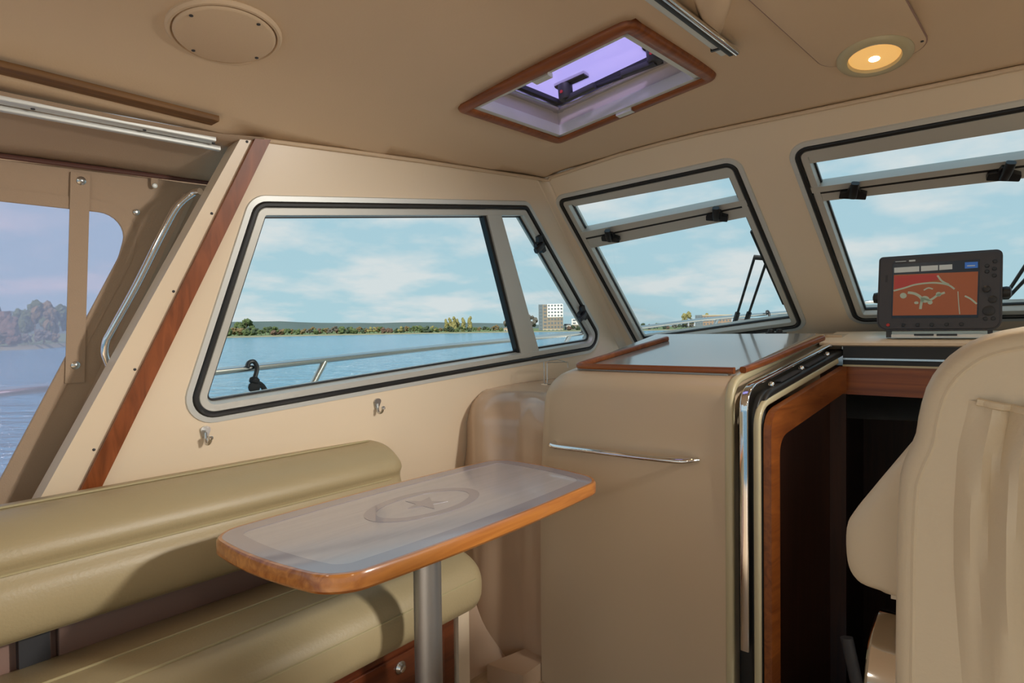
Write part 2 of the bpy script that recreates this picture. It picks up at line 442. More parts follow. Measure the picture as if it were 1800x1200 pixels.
# --- windscreen wall
w2px = [(970, 345), (1298, 272), (1423, 577), (1119, 615)]
w2px_uv = [FP.px(*p) for p in w2px]; w2 = roundpoly(w2px_uv, [.05, .055, .06, .055], 9)
tl, bl = FP.px(1378, 255), FP.px(1495, 569)
tr = V(2*(-YC)-tl[0], FP.px(1800, 182)[1]); br = V(2*(-YC)-bl[0], FP.px(1800, 568)[1])
w3 = roundpoly([tl, tr, br, bl], [.055, .055, .06, .06], 9)
w4 = [V(2*(-YC)-p[0], p[1]) for p in w2]
fil = [fil_pts(z) for z in np.linspace(1.79, 1.09, 10)]
top = [FP.uv(V(front_x(y), y, front_z(y)+.006)) for y in np.linspace(fil[0][2][1], 2*YC-fil[0][2][1], 16)]
lowl = FP.uv(fil[-1][2]); 
def usplit(pa, pb): return (pa[0]+pb[0])/2
s1t, s1b = (w2px_uv[1]+tl)/2, (w2px_uv[2]+bl)/2
def at_v(p, q, vv_): t = (vv_-p[1])/(q[1]-p[1]); return p+(q-p)*t
def topv(u): return float(np.interp(u, [p[0] for p in top], [p[1] for p in top]))
A1, B1 = V(at_v(s1t, s1b, top[4][1])[0], 0), at_v(s1t, s1b, lowl[1]); A1[1] = topv(A1[0])
A2, B2 = V(2*(-YC)-A1[0], A1[1]), V(2*(-YC)-B1[0], B1[1]); A2[1] = topv(A2[0])
regs = [([p for p in top if p[0] < A1[0]-1e-3]+[A1, B1, lowl], w2), ([A1]+[p for p in top if A1[0] < p[0] < A2[0]]+[A2, B2, B1], w3), ([A2]+[p for p in top if p[0] > A2[0]+1e-3]+[V(2*(-YC)-lowl[0], lowl[1]), B2], w4)]
wf = MB()
for ou, wn in regs: wf.add(*panel(FP, ou, [offset(wn, .012)], 0, -.045))
v, f = wf.v, wf.f
tag(mk('wall_front', v, f, 'gel'), 'cream raked windscreen surround above the dash', 'wall', kind='structure')
# fillet between the two
def fillet(name, mirror):
    v = []; f = []; k = 9
    for a, c, b in fil:
        for t in np.linspace(0, 1, k):
            p = (1-t)**2*a+2*t*(1-t)*c+t*t*b
            v.append((p[0], 2*YC-p[1] if mirror else p[1], p[2]))
    for i in range(len(fil)-1):
        for j in range(k-1): f.append((i*k+j, i*k+j+1, (i+1)*k+j+1, (i+1)*k+j))
    o = mk(name, v, f, 'gel', None, True)
    m_ = o.modifiers.new('thickness', 'SOLIDIFY'); m_.thickness = .03; m_.offset = 1 if mirror else 1
    return o
tag(fillet('trim_1', False), 'rounded cream corner pillar between side window and windscreen', 'pillar', kind='structure')
# --- starboard side (outside the frame): the same wall mirrored
def mirror_mesh(src, name, label, cat, kind='structure'):
    me = src.data.copy(); o = bpy.data.objects.new(name, me); COL.objects.link(o)
    for q in me.vertices: q.co.y = 2*YC-q.co.y
    me.flip_normals(); return tag(o, label, cat, kind=kind)
mirror_mesh(bpy.data.objects['wall_port'], 'wall_starboard', 'cream moulded side wall on the starboard side', 'wall')
# --- sole
v, f = box(-2.2, 1.66, -1.75, 1.75, -.03, 0)
tag(mk('floor', v, f, 'floor'), 'teak cabin sole under the table', 'floor', kind='structure')

# ------------------------------------------------------------------ windows
def window(name, label, pl, loop, bars, panes_px=None):
    c = pl.at(np.mean(loop, axis=0)); W = thing(name, label, 'window', c, kind='structure')
    v, f = ringstrip(pl, loop, [(0, 0), (.002, .005), (.016, .006), (.018, 0)]); mk('flange', v, f, 'alu_light', W, True)
    v, f = ringstrip(pl, loop, [(.017, -.02), (.0175, .008), (.021, .011), (.028, .011), (.031, .008), (.032, -.02)]); mk('gasket', v, f, 'rubber', W, True)
    v, f = ringstrip(pl, loop, [(.0315, -.04), (.0315, .003), (.034, .006), (.052, .006), (.056, -.005), (.058, -.04)]); mk('frame', v, f, 'alu', W, True)
    v, f = ringstrip(pl, loop, [(.0575, -.022), (.0575, -.014), (.062, -.014), (.062, -.022)]); mk('glazing_seal', v, f, 'rubber', W, True)
    inner = offset(loop, .055)
    n = len(inner)
    tri = tessellate_polygon([[Vector((p[0], p[1], 0)) for p in inner]])
    v = [pl.at(p, -.020) for p in inner]+[pl.at(p, -.024) for p in inner]
    f = [tuple(t) for t in tri]+[tuple(i+n for i in reversed(t)) for t in tri]+[(i, (i+1) % n, (i+1) % n+n, i+n) for i in range(n)]
    mk('pane', v, f, 'glass', W)
    for nm, m_, quad, h0, h1 in bars:
        v = [pl.at(p, h0) for p in quad]+[pl.at(p, h1) for p in quad]
        mk(nm, v, [(3, 2, 1, 0), (4, 5, 6, 7), (0, 1, 5, 4), (1, 2, 6, 5), (2, 3, 7, 6), (3, 0, 4, 7)], m_, W)
    return W
def latch(W, pl, px, ang, s=1.):
    """black cam latch with a tall lever; ang = direction of the lever in the plane"""
    c = pl.px(*px); a = V(math.cos(ang), math.sin(ang)); b = V(-a[1], a[0])
    def P(p, q, h): return pl.at(c+a*p*s+b*q*s, h)
    base = roundpoly([(-.014, -.026), (-.014, .026), (.0, .026), (.004, .012), (.016, .009), (.016, -.009), (.004, -.012), (.0, -.026)], .002, 2)
    n = len(base); v = [P(p[0], p[1], .004) for p in base]+[P(p[0], p[1], .022) for p in base]
    f = [tuple(range(n)), tuple(range(n, 2*n))]+[(i, (i+1) % n, (i+1) % n+n, i+n) for i in range(n)]
    L = mk('latch', v, f, 'black', W)
    lv = [P(-.006, 0, .024), P(.010, 0, .032), P(.026, 0, .034), P(.034, 0, .033)]
    v, f = sweep(lv, rrect(.014*s, .016*s, .005*s, 3), up=pl.n); mk('lever', v, f, 'black', L, True)
    return L
def q4(pl, *pts): return [pl.px(*p) for p in pts]
W1 = window('window_1', 'large side window over the bench with slanted divider', WP, w1, [
    ('divider', 'alu', q4(WP, (852, 364), (877, 366), (948, 622), (918, 632)), -.035, .004),
    ('divider_seal', 'rubber', q4(WP, (847, 364), (853, 364), (919, 632), (914, 632)), -.03, -.004)])
latch(W1, WP, (944, 430), WP_ang := math.atan2(*(WP.px(930, 440)-WP.px(946, 428))[::-1]), 1.35)
latch(W1, WP, (1019, 550), WP_ang, 1.35)
W2 = window('window_2', 'windscreen pane beside the corner pillar with top vent sash', FP, w2, [
    ('vent_crossbar', 'alu', q4(FP, (1026, 421), (1318, 361), (1324, 378), (1036, 436)), -.03, .003),
    ('vent_sash_rail', 'alu', q4(FP, (1020, 407), (1314, 348), (1317, 357), (1024, 417)), -.03, .008),
    ('vent_seal', 'rubber', q4(FP, (1020, 417), (1316, 357), (1317, 361), (1022, 421)), -.03, .0055),
    ('sash_head', 'alu', q4(FP, (998, 352), (1290, 287), (1297, 309), (1010, 362)), -.03, .002)])
up2 = math.atan2(*(FP.px(1262, 340)-FP.px(1262, 372))[::-1])
latch(W2, FP, (1075, 412), up2, 1.4); latch(W2, FP, (1262, 374), up2, 1.4)
ed = 2*(-YC)
def bar3(a, b, c, d_):                      # a,b top-left / top-right(px), c,d bottom
    A, B, C_, D = (FP.px(*p) for p in (a, b, c, d_))
    R = ed-tl[0]-.03
    def ext(p, q): t = (R-p[0])/(q[0]-p[0]); return p+(q-p)*t
    return [A, ext(A, B), ext(C_, D), C_]
W3 = window('window_3', 'wide centre windscreen pane behind the chart plotter', FP, w3, [
    ('vent_crossbar', 'alu', bar3((1428, 340), (1800, 291), (1434, 354), (1800, 312)), -.03, .003),
    ('vent_sash_rail', 'alu', bar3((1424, 328), (1800, 276), (1428, 337), (1800, 287)), -.03, .008),
    ('vent_seal', 'rubber', bar3((1426, 337), (1800, 287), (1428, 341), (1800, 292)), -.03, .0055),
    ('sash_head', 'alu', bar3((1408, 272), (1800, 204), (1416, 288), (1800, 226)), -.03, .002)])
for p in ((1501, 333), (1766, 299)): latch(W3, FP, p, up2, 1.4)
W4 = window('window_4', 'starboard windscreen pane mirrored across the centre pane', FP, w4, [])

# ------------------------------------------------------------------ trims on wall and roof
# headliner edge bead
edge = [V(.80, side_y(.80), side_z(.80)-.004)]+[V(x, side_y(x)-.004, side_z(x)-.004) for x in (1.0, 1.3, 1.6)]
corner = [V(*p) for p in ((fil_pts(1.765)[0]), ) ]
A, Cc, B = fil_pts(1.768)
edge += [(1-t)**2*A+2*t*(1-t)*Cc+t*t*B+V(-.006, -.006, 0) for t in np.linspace(0, 1, 9)]
edge += [V(front_x(y)-.006, y, front_z(y)-.005) for y in np.linspace(B[1]-.02, -1.2, 18)]
v, f = sweep(edge, rrect(.012, .012, .005, 3)); o = mk('trim_2', v, f, 'liner', None, True)
tag(o, 'beige bead where the headliner meets the walls', 'trim', kind='structure')
# teak strip on the aft post
q = [WP.px(446, 243), WP.px(473, 246), WP.px(178, 853), WP.px(143, 853)]
dn = unit(q[3]-q[0]); q[2] = q[2]+dn*.3; q[3] = q[3]+dn*.3
v = [WP.at(p, .0) for p in q]+[WP.at(p, .012) for p in q]
tag(mk('trim_3', v, [(3, 2, 1, 0), (4, 5, 6, 7), (0, 1, 5, 4), (1, 2, 6, 5), (2, 3, 7, 6), (3, 0, 4, 7)], 'teak'), 'red brown teak strip down the raked post beside the side window', 'trim', kind='structure')
# pale cover strip between post edge and teak
for i, (x, y) in enumerate(((434, 249), (372, 375), (305, 512), (237, 649), (165, 790))):
    c = WP.at(WP.px(x, y), 0); v, f = lathe(c, WP.n, [(.0035, -.002), (.0035, .001), (.001, .002)], 8)
    tag(mk('screw', v, f, 'dark'), ['topmost', 'second', 'third', 'fourth', 'lowest'][i]+' dark screw head on the raked post beside the teak strip', 'screw', 'screws on the raked post')
# ceiling teak batten and curtain track on the port edge
def ceil_line(pxs, drop, n=10):
    a, b = onceil(*pxs[0], drop), onceil(*pxs[1], drop)
    return [V(*(a+(b-a)*t)[:2], ceil_z(*(a+(b-a)*t)[:2])-drop) for t in np.linspace(0, 1, n)]
L = ceil_line([(-60, 104), (378, 212)], .006)
L = [L[0]+(L[0]-L[1])*3]+L
v, f = sweep(L, rrect(.014, .046, .003, 2)); tag(mk('trim_4', v, f, 'batten', None, True), 'teak batten screwed along the port edge of the ceiling', 'trim', kind='structure')
L = ceil_line([(-60, 162), (375, 246)], .008); L = [L[0]+(L[0]-L[1])*3]+L
T = thing('curtain_track', 'pale metal curtain track under the port roof edge beside the canvas', 'track', L[5])
v, f = sweep(L, rrect(.014, .032, .003, 2)); mk('channel', v, f, 'alu_light', T, True)
L2 = [p+V(0, .024, -.012) for p in L]; L2[-1] = L2[-1]+(L2[-1]-L2[-2])*.5
v, f = sweep(L2, rrect(.012, .014, .003, 2)); mk('lip', v, f, 'alu_light', T, True)
for t in (3, 7, 10):
    v, f = lathe(L[t]+V(0, 0, -.006), (0, 0, -1), [(.004, 0), (.004, .003), (.001, .004)], 8); mk('screw', v, f, 'dark', T)
# ------------------------------------------------------------------ roof hatch
def hz(x, y):                                   # local roof plane at the hatch
    return ceil_z(x, y)
hc = V((HX0+HX1)/2, (HY0+HY1)/2, 0); hc[2] = hz(hc[0], hc[1])
za, zb = (hz(HX0, HY0)+hz(HX1, HY0))/2, (hz(HX0, HY1)+hz(HX1, HY1))/2
hb = unit(V(0, HY1-HY0, zb-za)); ha = unit(V(1, 0, (hz(HX1, hc[1])-hz(HX0, hc[1]))/(HX1-HX0)*.7)); hn = unit(np.cross(ha, hb)); hn = -hn if hn[2] > 0 else hn
HP = Plane(hc, ha, hb, hn)                      # n points down into the cabin
hcor = [HP.px(795, 186), HP.px(980, 247), HP.px(1268, 128), HP.px(1110, 25)]
hloop = roundpoly(hcor, [.03, .03, .035, .035], 6)
HT = thing('roof_hatch', 'teak rimmed roof hatch with purple tinted acrylic lid in the ceiling', 'hatch', hc)
v, f = ringstrip(HP, hloop, [(0, -.01), (.0, .008), (.004, .015), (.010, .018), (.030, .018), (.036, .014), (.038, -.01)]); mk('teak_rim', v, f, 'teaky', HT, True)
v, f = ringstrip(HP, hloop, [(.036, -.02), (.036, .010), (.052, .010), (.056, -.02)]); mk('screen_frame', v, f, 'alu_light', HT, True)
v, f = ringstrip(HP, hloop, [(.040, .0), (.040, -.075), (.048, -.075), (.048, .0)]); mk('coaming', v, f, 'white', HT, True)
v, f = ringstrip(HP, hloop, [(.042, -.082), (.042, -.064), (.068, -.060), (.076, -.064), (.078, -.082)]); mk('lid_frame', v, f, 'steel', HT, True)
v, f = ringstrip(HP, hloop, [(.077, -.085), (.077, -.072), (.087, -.072), (.087, -.085)]); mk('lid_seal', v, f, 'rubber', HT, True)
inner = offset(hloop, .07); n = len(inner)
tri = tessellate_polygon([[Vector((p[0], p[1], 0)) for p in inner]])
v = [HP.at(p, -.086) for p in inner]+[HP.at(p, -.094) for p in inner]
mk('lid', v, [tuple(t) for t in tri]+[tuple(i+n for i in reversed(t)) for t in tri]+[(i, (i+1) % n, (i+1) % n+n, i+n) for i in range(n)], 'purple', HT)
# two clips on the long sides of the screen frame
for p in ((952, 127), (1098, 189)):
    c = HP.px(*p); v, f = obox(HP.at(c, .014), HP.e1, HP.e2, HP.n, .022, .05, .012); mk('clip', v, f, 'alu_light', HT)
# hinge stay and two handles on the forward side of the lid
fw = hcor[1]-hcor[2]
def hp(px, h): return HP.at(HP.px(px[0], px[1], h), h)
for base, tip, arm in (((995, 172), (1003, 133), (1050, 145)), ((1152, 106), (1128, 86), (1090, 130))):
    b0 = hp(base, -.045)
    Hh = mk('handle', *lathe(b0, HP.n, [(.022, -.038), (.022, .0), (.018, .006)], 16), 'dark', HT, True)
    kn = [b0+HP.n*-.044+HP.e2*t for t in (.028, .0, -.045, -.075)]
    v, f = sweep(kn, rrect(.015, .030, .006, 3), up=HP.n); mk('lever', v, f, 'dark', Hh, True)
    v, f = lathe(b0+HP.e1*-.022+HP.n*-.012, HP.e1, [(.005, -.002), (.005, .002)], 8); mk('red_mark', v, f, 'red', Hh, True)
    d_ = HP.e2*(-.10 if base[0] < 1100 else .10)
    v, f = sweep([b0+HP.n*.004, b0+HP.n*.002+d_*.5, b0+d_], rrect(.016, .018, .003, 2), up=HP.n); mk('stay_block', v, f, 'dark', HT, True)
a_, b_ = hp((995, 172), -.05), hp((1165, 108), -.05)
v, f = sweep([a_, (a_+b_)/2, b_], rrect(.010, .010, .002, 2), up=HP.n); mk('stay_rod', v, f, 'rubber', HT, True)

# ------------------------------------------------------------------ round ceiling cover, downlight, lid panel, second track
def ceil_frame(c):
    e = .01; dx = (ceil_z(c[0]+e, c[1])-ceil_z(c[0]-e, c[1]))/(2*e); dy = (ceil_z(c[0], c[1]+e)-ceil_z(c[0], c[1]-e))/(2*e)
    a = unit(V(1, 0, dx)); b = V(0, 1, dy); b = unit(b-a*(a@b)); n_ = np.cross(a, b); n_ = -n_ if n_[2] > 0 else n_
    return Plane(V(c[0], c[1], ceil_z(c[0], c[1])), a, b, n_)
cp = ceil_frame(onceil(395, 55))
T = thing('ceiling_cover', 'round beige cover plate screwed to the ceiling above the bench', 'cover', cp.o)
l, r_ = cp.px(303, 55), cp.px(488, 55); R = np.linalg.norm(r_-l)/2
t_, b_ = cp.px(395, 6), cp.px(395, 105); R2 = np.linalg.norm(t_-b_)/2; R = (R+R2)/2; cc = cp.at((l+r_+t_+b_)/4)
v, f = lathe(cc, cp.n, [(R*1.10, -.004), (R*1.10, .004), (R*1.06, .009), (R*1.01, .009), (R*.99, .004), (R*.985, -.004)], 48); mk('rim', v, f, 'liner', T, True)
v, f = lathe(cc, cp.n, [(R*.97, -.006), (R*.97, .008), (R*.94, .011), (R*.90, .012)], 48); mk('plate', v, f, 'liner', T, True)
for a in (.35, 1.95, 3.5, 5.05):
    p = cc+(cp.e1*math.cos(a)+cp.e2*math.sin(a))*R*.86
    v, f = lathe(p, cp.n, [(.004, .010), (.004, .013), (.001, .0145)], 8); mk('screw', v, f, 'dark', T)
# panel with the lamp
pp = ceil_frame(onceil(1480, 40))
quad = [pp.uv(onceil(*p)) for p in ((1275, -40), (1446, 118), (1640, 92), (1560, -60))]
lp = roundpoly(quad, [.02, .05, .05, .02], 8)
LC = onceil(1537, 95)
n = len(lp)
T = thing('ceiling_locker_lid', 'flush beige ceiling panel with rounded corners around the lit lamp', 'panel', pp.o)
vv = [V(*pp.at(p)[:2], ceil_z(*pp.at(p)[:2])) for p in lp]; vo = [V(*pp.at(p)[:2], ceil_z(*pp.at(p)[:2])) for p in offset(lp, .004)]
ctr = sum(vo)/n; ctr[2] = ceil_z(ctr[0], ctr[1])
rings = [vv, [p+V(0, 0, -.003) for p in vv], [p+V(0, 0, -.0045) for p in vo]]
for s_ in (.75, .5, .25): rings.append([V(*(ctr+(p-ctr)*s_)[:2], ceil_z(*(ctr+(p-ctr)*s_)[:2])-.0045) for p in vo])
v = [p for r0 in rings for p in r0]+[ctr+V(0, 0, -.0045)]; f = []
for k in range(len(rings)-1):
    for i in range(n): j = (i+1) % n; f.append((k*n+i, k*n+j, (k+1)*n+j, (k+1)*n+i))
k = len(rings)-1
for i in range(n): f.append((k*n+i, k*n+(i+1) % n, len(v)-1))
mk('panel', v, f, 'liner', T, True)
for p in ((1352, 20), (1588, 23), (1621, 72), (1405, 68)):
    c = onceil(*p, .004); v, f = lathe(c, (0, 0, -1), [(.0035, 0), (.0035, .002), (.001, .003)], 8); mk('screw', v, f, 'dark', T)
gl = []
for i in range(n): gl.append(vv[i]+V(0, 0, -.001))
v, f = tube(gl, .0025, 6, closed=True); mk('seam', v, f, 'vinylpanel', T, True)
lf = ceil_frame(LC)
T = thing('downlight', 'round lit ceiling downlight with cream rim and warm glowing lens', 'lamp', LC)
v, f = lathe(LC, lf.n, [(.082, .004), (.082, .008), (.078, .013), (.066, .016), (.058, .014), (.056, .006), (.05, .002)], 40); mk('rim', v, f, 'lip', T, True)
lc2 = LC
v, f = lathe(lc2, lf.n, [(.057, .003), (.055, .007), (.045, .011), (.02, .013), (.004, .0132)], 36); mk('lens', v, f, 'lens', T, True)
v, f = lathe(lc2, lf.n, [(.012, .008), (.012, .0135), (.006, .0155), (.001, .016)], 12); mk('bulb', v, f, 'bulb', T, True)
ll = bpy.data.lights.new('downlight_lamp', 'SPOT'); ll.energy = 3; ll.color = (1, .7, .4); ll.spot_size = 2.4; ll.shadow_soft_size = .04
lo = bpy.data.objects.new('downlight_lamp', ll); COL.objects.link(lo); lo.location = tuple(LC+lf.n*.06); lo.rotation_euler = Vector(lf.n).to_track_quat('-Z', 'Y').to_euler()
def fill_lamp(x, y, label, aim=None):  # unseen ceiling lamps, added to fill the cabin with light
    c = V(x, y, ceil_z(x, y)); T = thing('downlight', label, 'lamp', c)
    v, f = lathe(c, (0, 0, -1), [(.082, .0), (.082, .008), (.066, .016), (.056, .006), (.05, .002)], 32); mk('rim', v, f, 'lip', T, True)
    v, f = lathe(c, (0, 0, -1), [(.057, .003), (.045, .011), (.004, .013)], 24); mk('lens', v, f, 'lens', T, True)
    l = bpy.data.lights.new('fill_lamp', 'SPOT'); l.energy = FILL_W; l.color = (1, .90, .76); l.spot_size = 3.05; l.spot_blend = .12; l.shadow_soft_size = .075
    o = bpy.data.objects.new('fill_lamp', l); COL.objects.link(o); o.location = (x, y, c[2]-.05)
    if aim: l.spot_size = math.radians(64); l.spot_blend = 1; l.shadow_soft_size = .12; l.color = (1, .95, .87); o.rotation_euler = (Vector(aim)-o.location).to_track_quat('-Z', 'Y').to_euler()
FILL_W = 4
fill_lamp(-.75, .55, 'unseen fill downlight added over the aft end of the bench'); FILL_W = 6; fill_lamp(.10, -.85, 'unseen fill downlight added over the starboard side of the cockpit'); FILL_W = 250; fill_lamp(1.5, -1.15, 'unseen fill spot added over the helm, aimed to port', (.60, 1.5, .60))  # added aimed spot brightens port wall and bench, sparing the windscreen wall
# track beside the hatch
L = ceil_line([(1060, -70), (1274, 91)], .010); 
T = thing('ceiling_track', 'chrome and black curtain track on the ceiling beside the hatch', 'track', L[4])
v, f = sweep(L, rrect(.016, .022, .003, 2)); mk('channel', v, f, 'alu_light', T, True)
L2 = [p+V(0, -.022, -.004) for p in L]
v, f = sweep([p+V(0, .006, 0) for p in L2], rrect(.022, .012, .002, 2)); mk('slot', v, f, 'rubber', T, True)
v, f = tube([p+V(0, -.006, -.006) for p in L2], .008, 10); mk('rod', v, f, 'chrome', T, True)
v, f = obox(L[-2]+V(.012, 0, -.004), V(1, 0, 0), V(0, 1, 0), V(0, 0, 1), .008, .026, .014); mk('stop', v, f, 'black', T)
# moulded fairing next to the track
c0 = onceil(1246, 22)
pts = [onceil(*p) for p in ((1205, -40), (1296, -40), (1282, 18), (1266, 62), (1232, 38))]
n = len(pts); tip = onceil(1246, 5)+V(0, 0, -.022)
ins = [p+(tip-p)*.35+V(0, 0, -.006) for p in pts]
v = pts+ins+[tip]; f = [(i, (i+1) % n, n+(i+1) % n, n+i) for i in range(n)]+[(n+i, n+(i+1) % n, 2*n) for i in range(n)]
o = mk('ceiling_fairing', v, f, 'liner', None, True); tag(o, 'pale moulded fairing on the ceiling beside the chrome track', 'fairing')

# ------------------------------------------------------------------ aft canvas enclosure on the port side
CV = Plane(V(0, 1.79, 1.2), V(1, 0, 0), unit(V(0, -.10, 1)), unit(V(0, -1, -.10)))
CT = thing('canvas_side_curtain', 'beige canvas side curtain with clear vinyl window behind the bench', 'curtain', CV.o)
vy = roundpoly([CV.px(-160, 352), CV.px(232, 379), CV.px(232-20, 447), CV.px(-30, 910), CV.px(-420, 1000)], [.05, .07, .10, .06, .06], 8)
cvout = [CV.px(-420, 215), CV.px(372, 320), CV.px(372, 335), CV.px(60, 985), CV.px(-100, 1180), CV.px(-560, 1300)]
cvout = [V(-.6, CV.px(0, 268)[1]), CV.px(362, 318), CV.px(395, 330), CV.px(90, 985), V(CV.px(90, 985)[0], -.75), V(-.6, -.75)]
vy = roundpoly([V(-.45, CV.px(0, 362)[1]), CV.px(228, 379), CV.px(208, 452), CV.px(-14, 868), V(-.45, CV.px(-14, 868)[1])], [.05, .055, .12, .05, .05], 8)
v, f = panel(CV, cvout, [vy], .001, -.002); mk('canvas', v, f, 'canvas', CT)
vo_ = offset(vy, -.012)
v, f = panel(CV, vo_, [], -.003, -.004); mk('vinyl_window', v, f, 'vinyl', CT)
v, f = ringstrip(CV, offset(vy, -.03), [(0, .001), (.0, .003), (.028, .003), (.03, .001)]); mk('window_hem', v, f, 'canvas', CT, True)
# overhead flap from the curtain track out to the awning bar
Lt = [V(x, side_y(x)-.02, side_z(x)-.004) for x in np.linspace(-.6, .80, 15)]
za_, zb_ = onY(0, 272, 1.735), onY(360, 319, 1.735)
def bar_z(x): return za_[2]+(zb_[2]-za_[2])*(x-za_[0])/(zb_[0]-za_[0])
v = []; f = []
for i, p in enumerate(Lt):
    e_ = V(p[0], 1.745, bar_z(p[0]))
    for t in np.linspace(0, 1, 6): q = p+(e_-p)*t; v.append(q+V(0, 0, .012*math.sin(PI*t)+.003*math.sin(9*p[0]+4*t)))
for i in range(14):
    for j in range(5): f.append((i*6+j, i*6+j+1, (i+1)*6+j+1, (i+1)*6+j))
o = mk('overhead_flap', v, f, 'canvas', CT, True); o.modifiers.new('t', 'SOLIDIFY').thickness = .002
v, f = tube([V(x, 1.735, bar_z(x)-.002) for x in np.linspace(-.6, .79, 8)], .006, 8); mk('awning_bar', v, f, 'barmat', CT, True)
# outer strip of canvas between vinyl and post (soft fold along the post)
fa = [CV.px(330, 345), CV.px(285, 440), CV.px(205, 610), CV.px(150, 730), CV.px(85, 865)]
v, f = tube([CV.at(p, .0) for p in catmull(fa, 5)], .016, 8); mk('edge_fold', v, f, 'canvas', CT, True)
# strap with two snaps, extra snap, hanging clip
st = [CV.px(140, 305), CV.px(137, 420), CV.px(133, 560), CV.px(130, 672)]
v, f = sweep([CV.at(p, .006) for p in st], rectp(.003, .040), up=CV.n); SP = mk('strap', v, f, 'canvas', CT)
for p in ((141, 318), (131, 641)):
    v, f = lathe(CV.at(CV.px(*p), .007), CV.n, [(.010, 0), (.010, .003), (.006, .006), (.001, .007)], 14); mk('snap', v, f, 'steel', SP, True)
v, f = lathe(CV.at(CV.px(239, 373), .001), CV.n, [(.008, 0), (.008, .003), (.004, .005), (.001, .005)], 12); mk('snap', v, f, 'steel', CT, True)
a_ = CV.at(CV.px(268, 305), .012); b_ = CV.at(CV.px(268, 327), .012)
v, f = sweep([a_, (a_+b_)/2, b_], rectp(.003, .016), up=CV.n); CL = mk('hanging_clip', v, f, 'canvas', CT)
v, f = lathe(b_+CV.n*.002, CV.n, [(.007, 0), (.006, .004), (.002, .005)], 10); mk('snap', v, f, 'alu_light', CL, True)
# canvas on starboard and over the cockpit (outside the frame)
v, f = box(-2.2, .75, -1.92, -1.90, .75, 1.62)
# stainless grab rail on the outer side of the post
GP = Plane(WP.o-WP.n*.075, WP.e1, WP.e2, WP.n)
g = [GP.at(GP.px(*p)) for p in ((364, 337), (338, 340), (312, 362), (285, 410), (240, 500), (196, 580), (186, 600), (184, 622), (192, 645), (200, 660))]
g[0] = WP.at(WP.px(364, 337), -.05); g[-1] = WP.at(WP.px(203, 662), -.05)
T = thing('grab_rail', 'curved stainless grab rail along the aft face of the raked post', 'grab rail', g[-1])
v, f = tube(catmull(g, 6), .0085, 12); mk('tube', v, f, 'chrome', T, True)

# ------------------------------------------------------------------ bench
def prof(P, k=6): return [p for p in catmull([V(*q) for q in P], k, True)]
T = thing('bench', 'long olive beige leather bench with mahogany base under the side window', 'bench', (.4, 1.4, 0))
bp_ = prof([(1.695, .815), (1.67, .838), (1.61, .842), (1.555, .832), (1.505, .80), (1.488, .765), (1.497, .736), (1.480, .70), (1.476, .655), (1.490, .612), (1.530, .592), (1.60, .60), (1.66, .62), (1.69, .70)], 5)
v, f = loft(bp_, (-.6, 1.27), .06, 7); BR_ = mk('backrest', v, f, 'leather', T, True)
for y, z in ((1.607, .8445), (1.4945, .737), (1.512, .5985)):
    v, f = tube([V(x, y, z) for x in np.linspace(-.55, 1.20, 4)], .0028, 6); mk('welt', v, f, 'welt', BR_, True)
sp_ = prof([(1.60, .50), (1.52, .522), (1.40, .544), (1.30, .540), (1.235, .515), (1.205, .475), (1.200, .43), (1.210, .392), (1.245, .372), (1.40, .368), (1.58, .37), (1.61, .45)], 5)
v, f = loft(sp_, (-.6, 1.335), .07, 7); BS_ = mk('seat', v, f, 'leather', T, True)
for y, z in ((1.40, .5450), (1.2035, .472), (1.30, .541)):
    v, f = tube([V(x, y, z) for x in np.linspace(-.55, 1.27, 4)], .0028, 6); mk('welt', v, f, 'welt', BS_, True)
v, f = box(-.6, 1.235, 1.262, 1.282, .0, .362); mk('front_panel', v, f, 'mahog', T)
v, f = box(-.6, 1.29, 1.282, 1.62, .0, .366); mk('carcass', v, f, 'gel', T)
bbox('door_panel', (.55, 1.19, 1.254, 1.263, .03, .335), 'mahog', T, .003)
v, f = box(1.245, 1.290, 1.252, 1.283, .0, .366); mk('end_post', v, f, 'gel', T)
k_ = onY(705, 1173, 1.25)
v, f = lathe((k_[0], 1.254, k_[2]), (0, -1, 0), [(.016, 0), (.017, .004), (.013, .008), (.010, .012), (.004, .013)], 18); KN = mk('knob', v, f, 'steel', T, True)
v, f = obox((k_[0], 1.240, k_[2]), unit(V(1, 0, 1)), V(0, 1, 0), unit(V(-1, 0, 1)), .018, .003, .004); mk('turn_bar', v, f, 'chrome', KN)
v, f = box(-.6, 1.24, 1.60, 1.625, .366, .66); BK = mk('back_panel', v, f, 'vinylpanel', T)
bbox('inner_ledge', (.36, .90, 1.575, 1.602, .505, .590), 'vinylpanel', T, .003)
v, f = box(.292, .345, 1.575, 1.602, .505, .60); mk('vent_plate', v, f, 'dark', T)

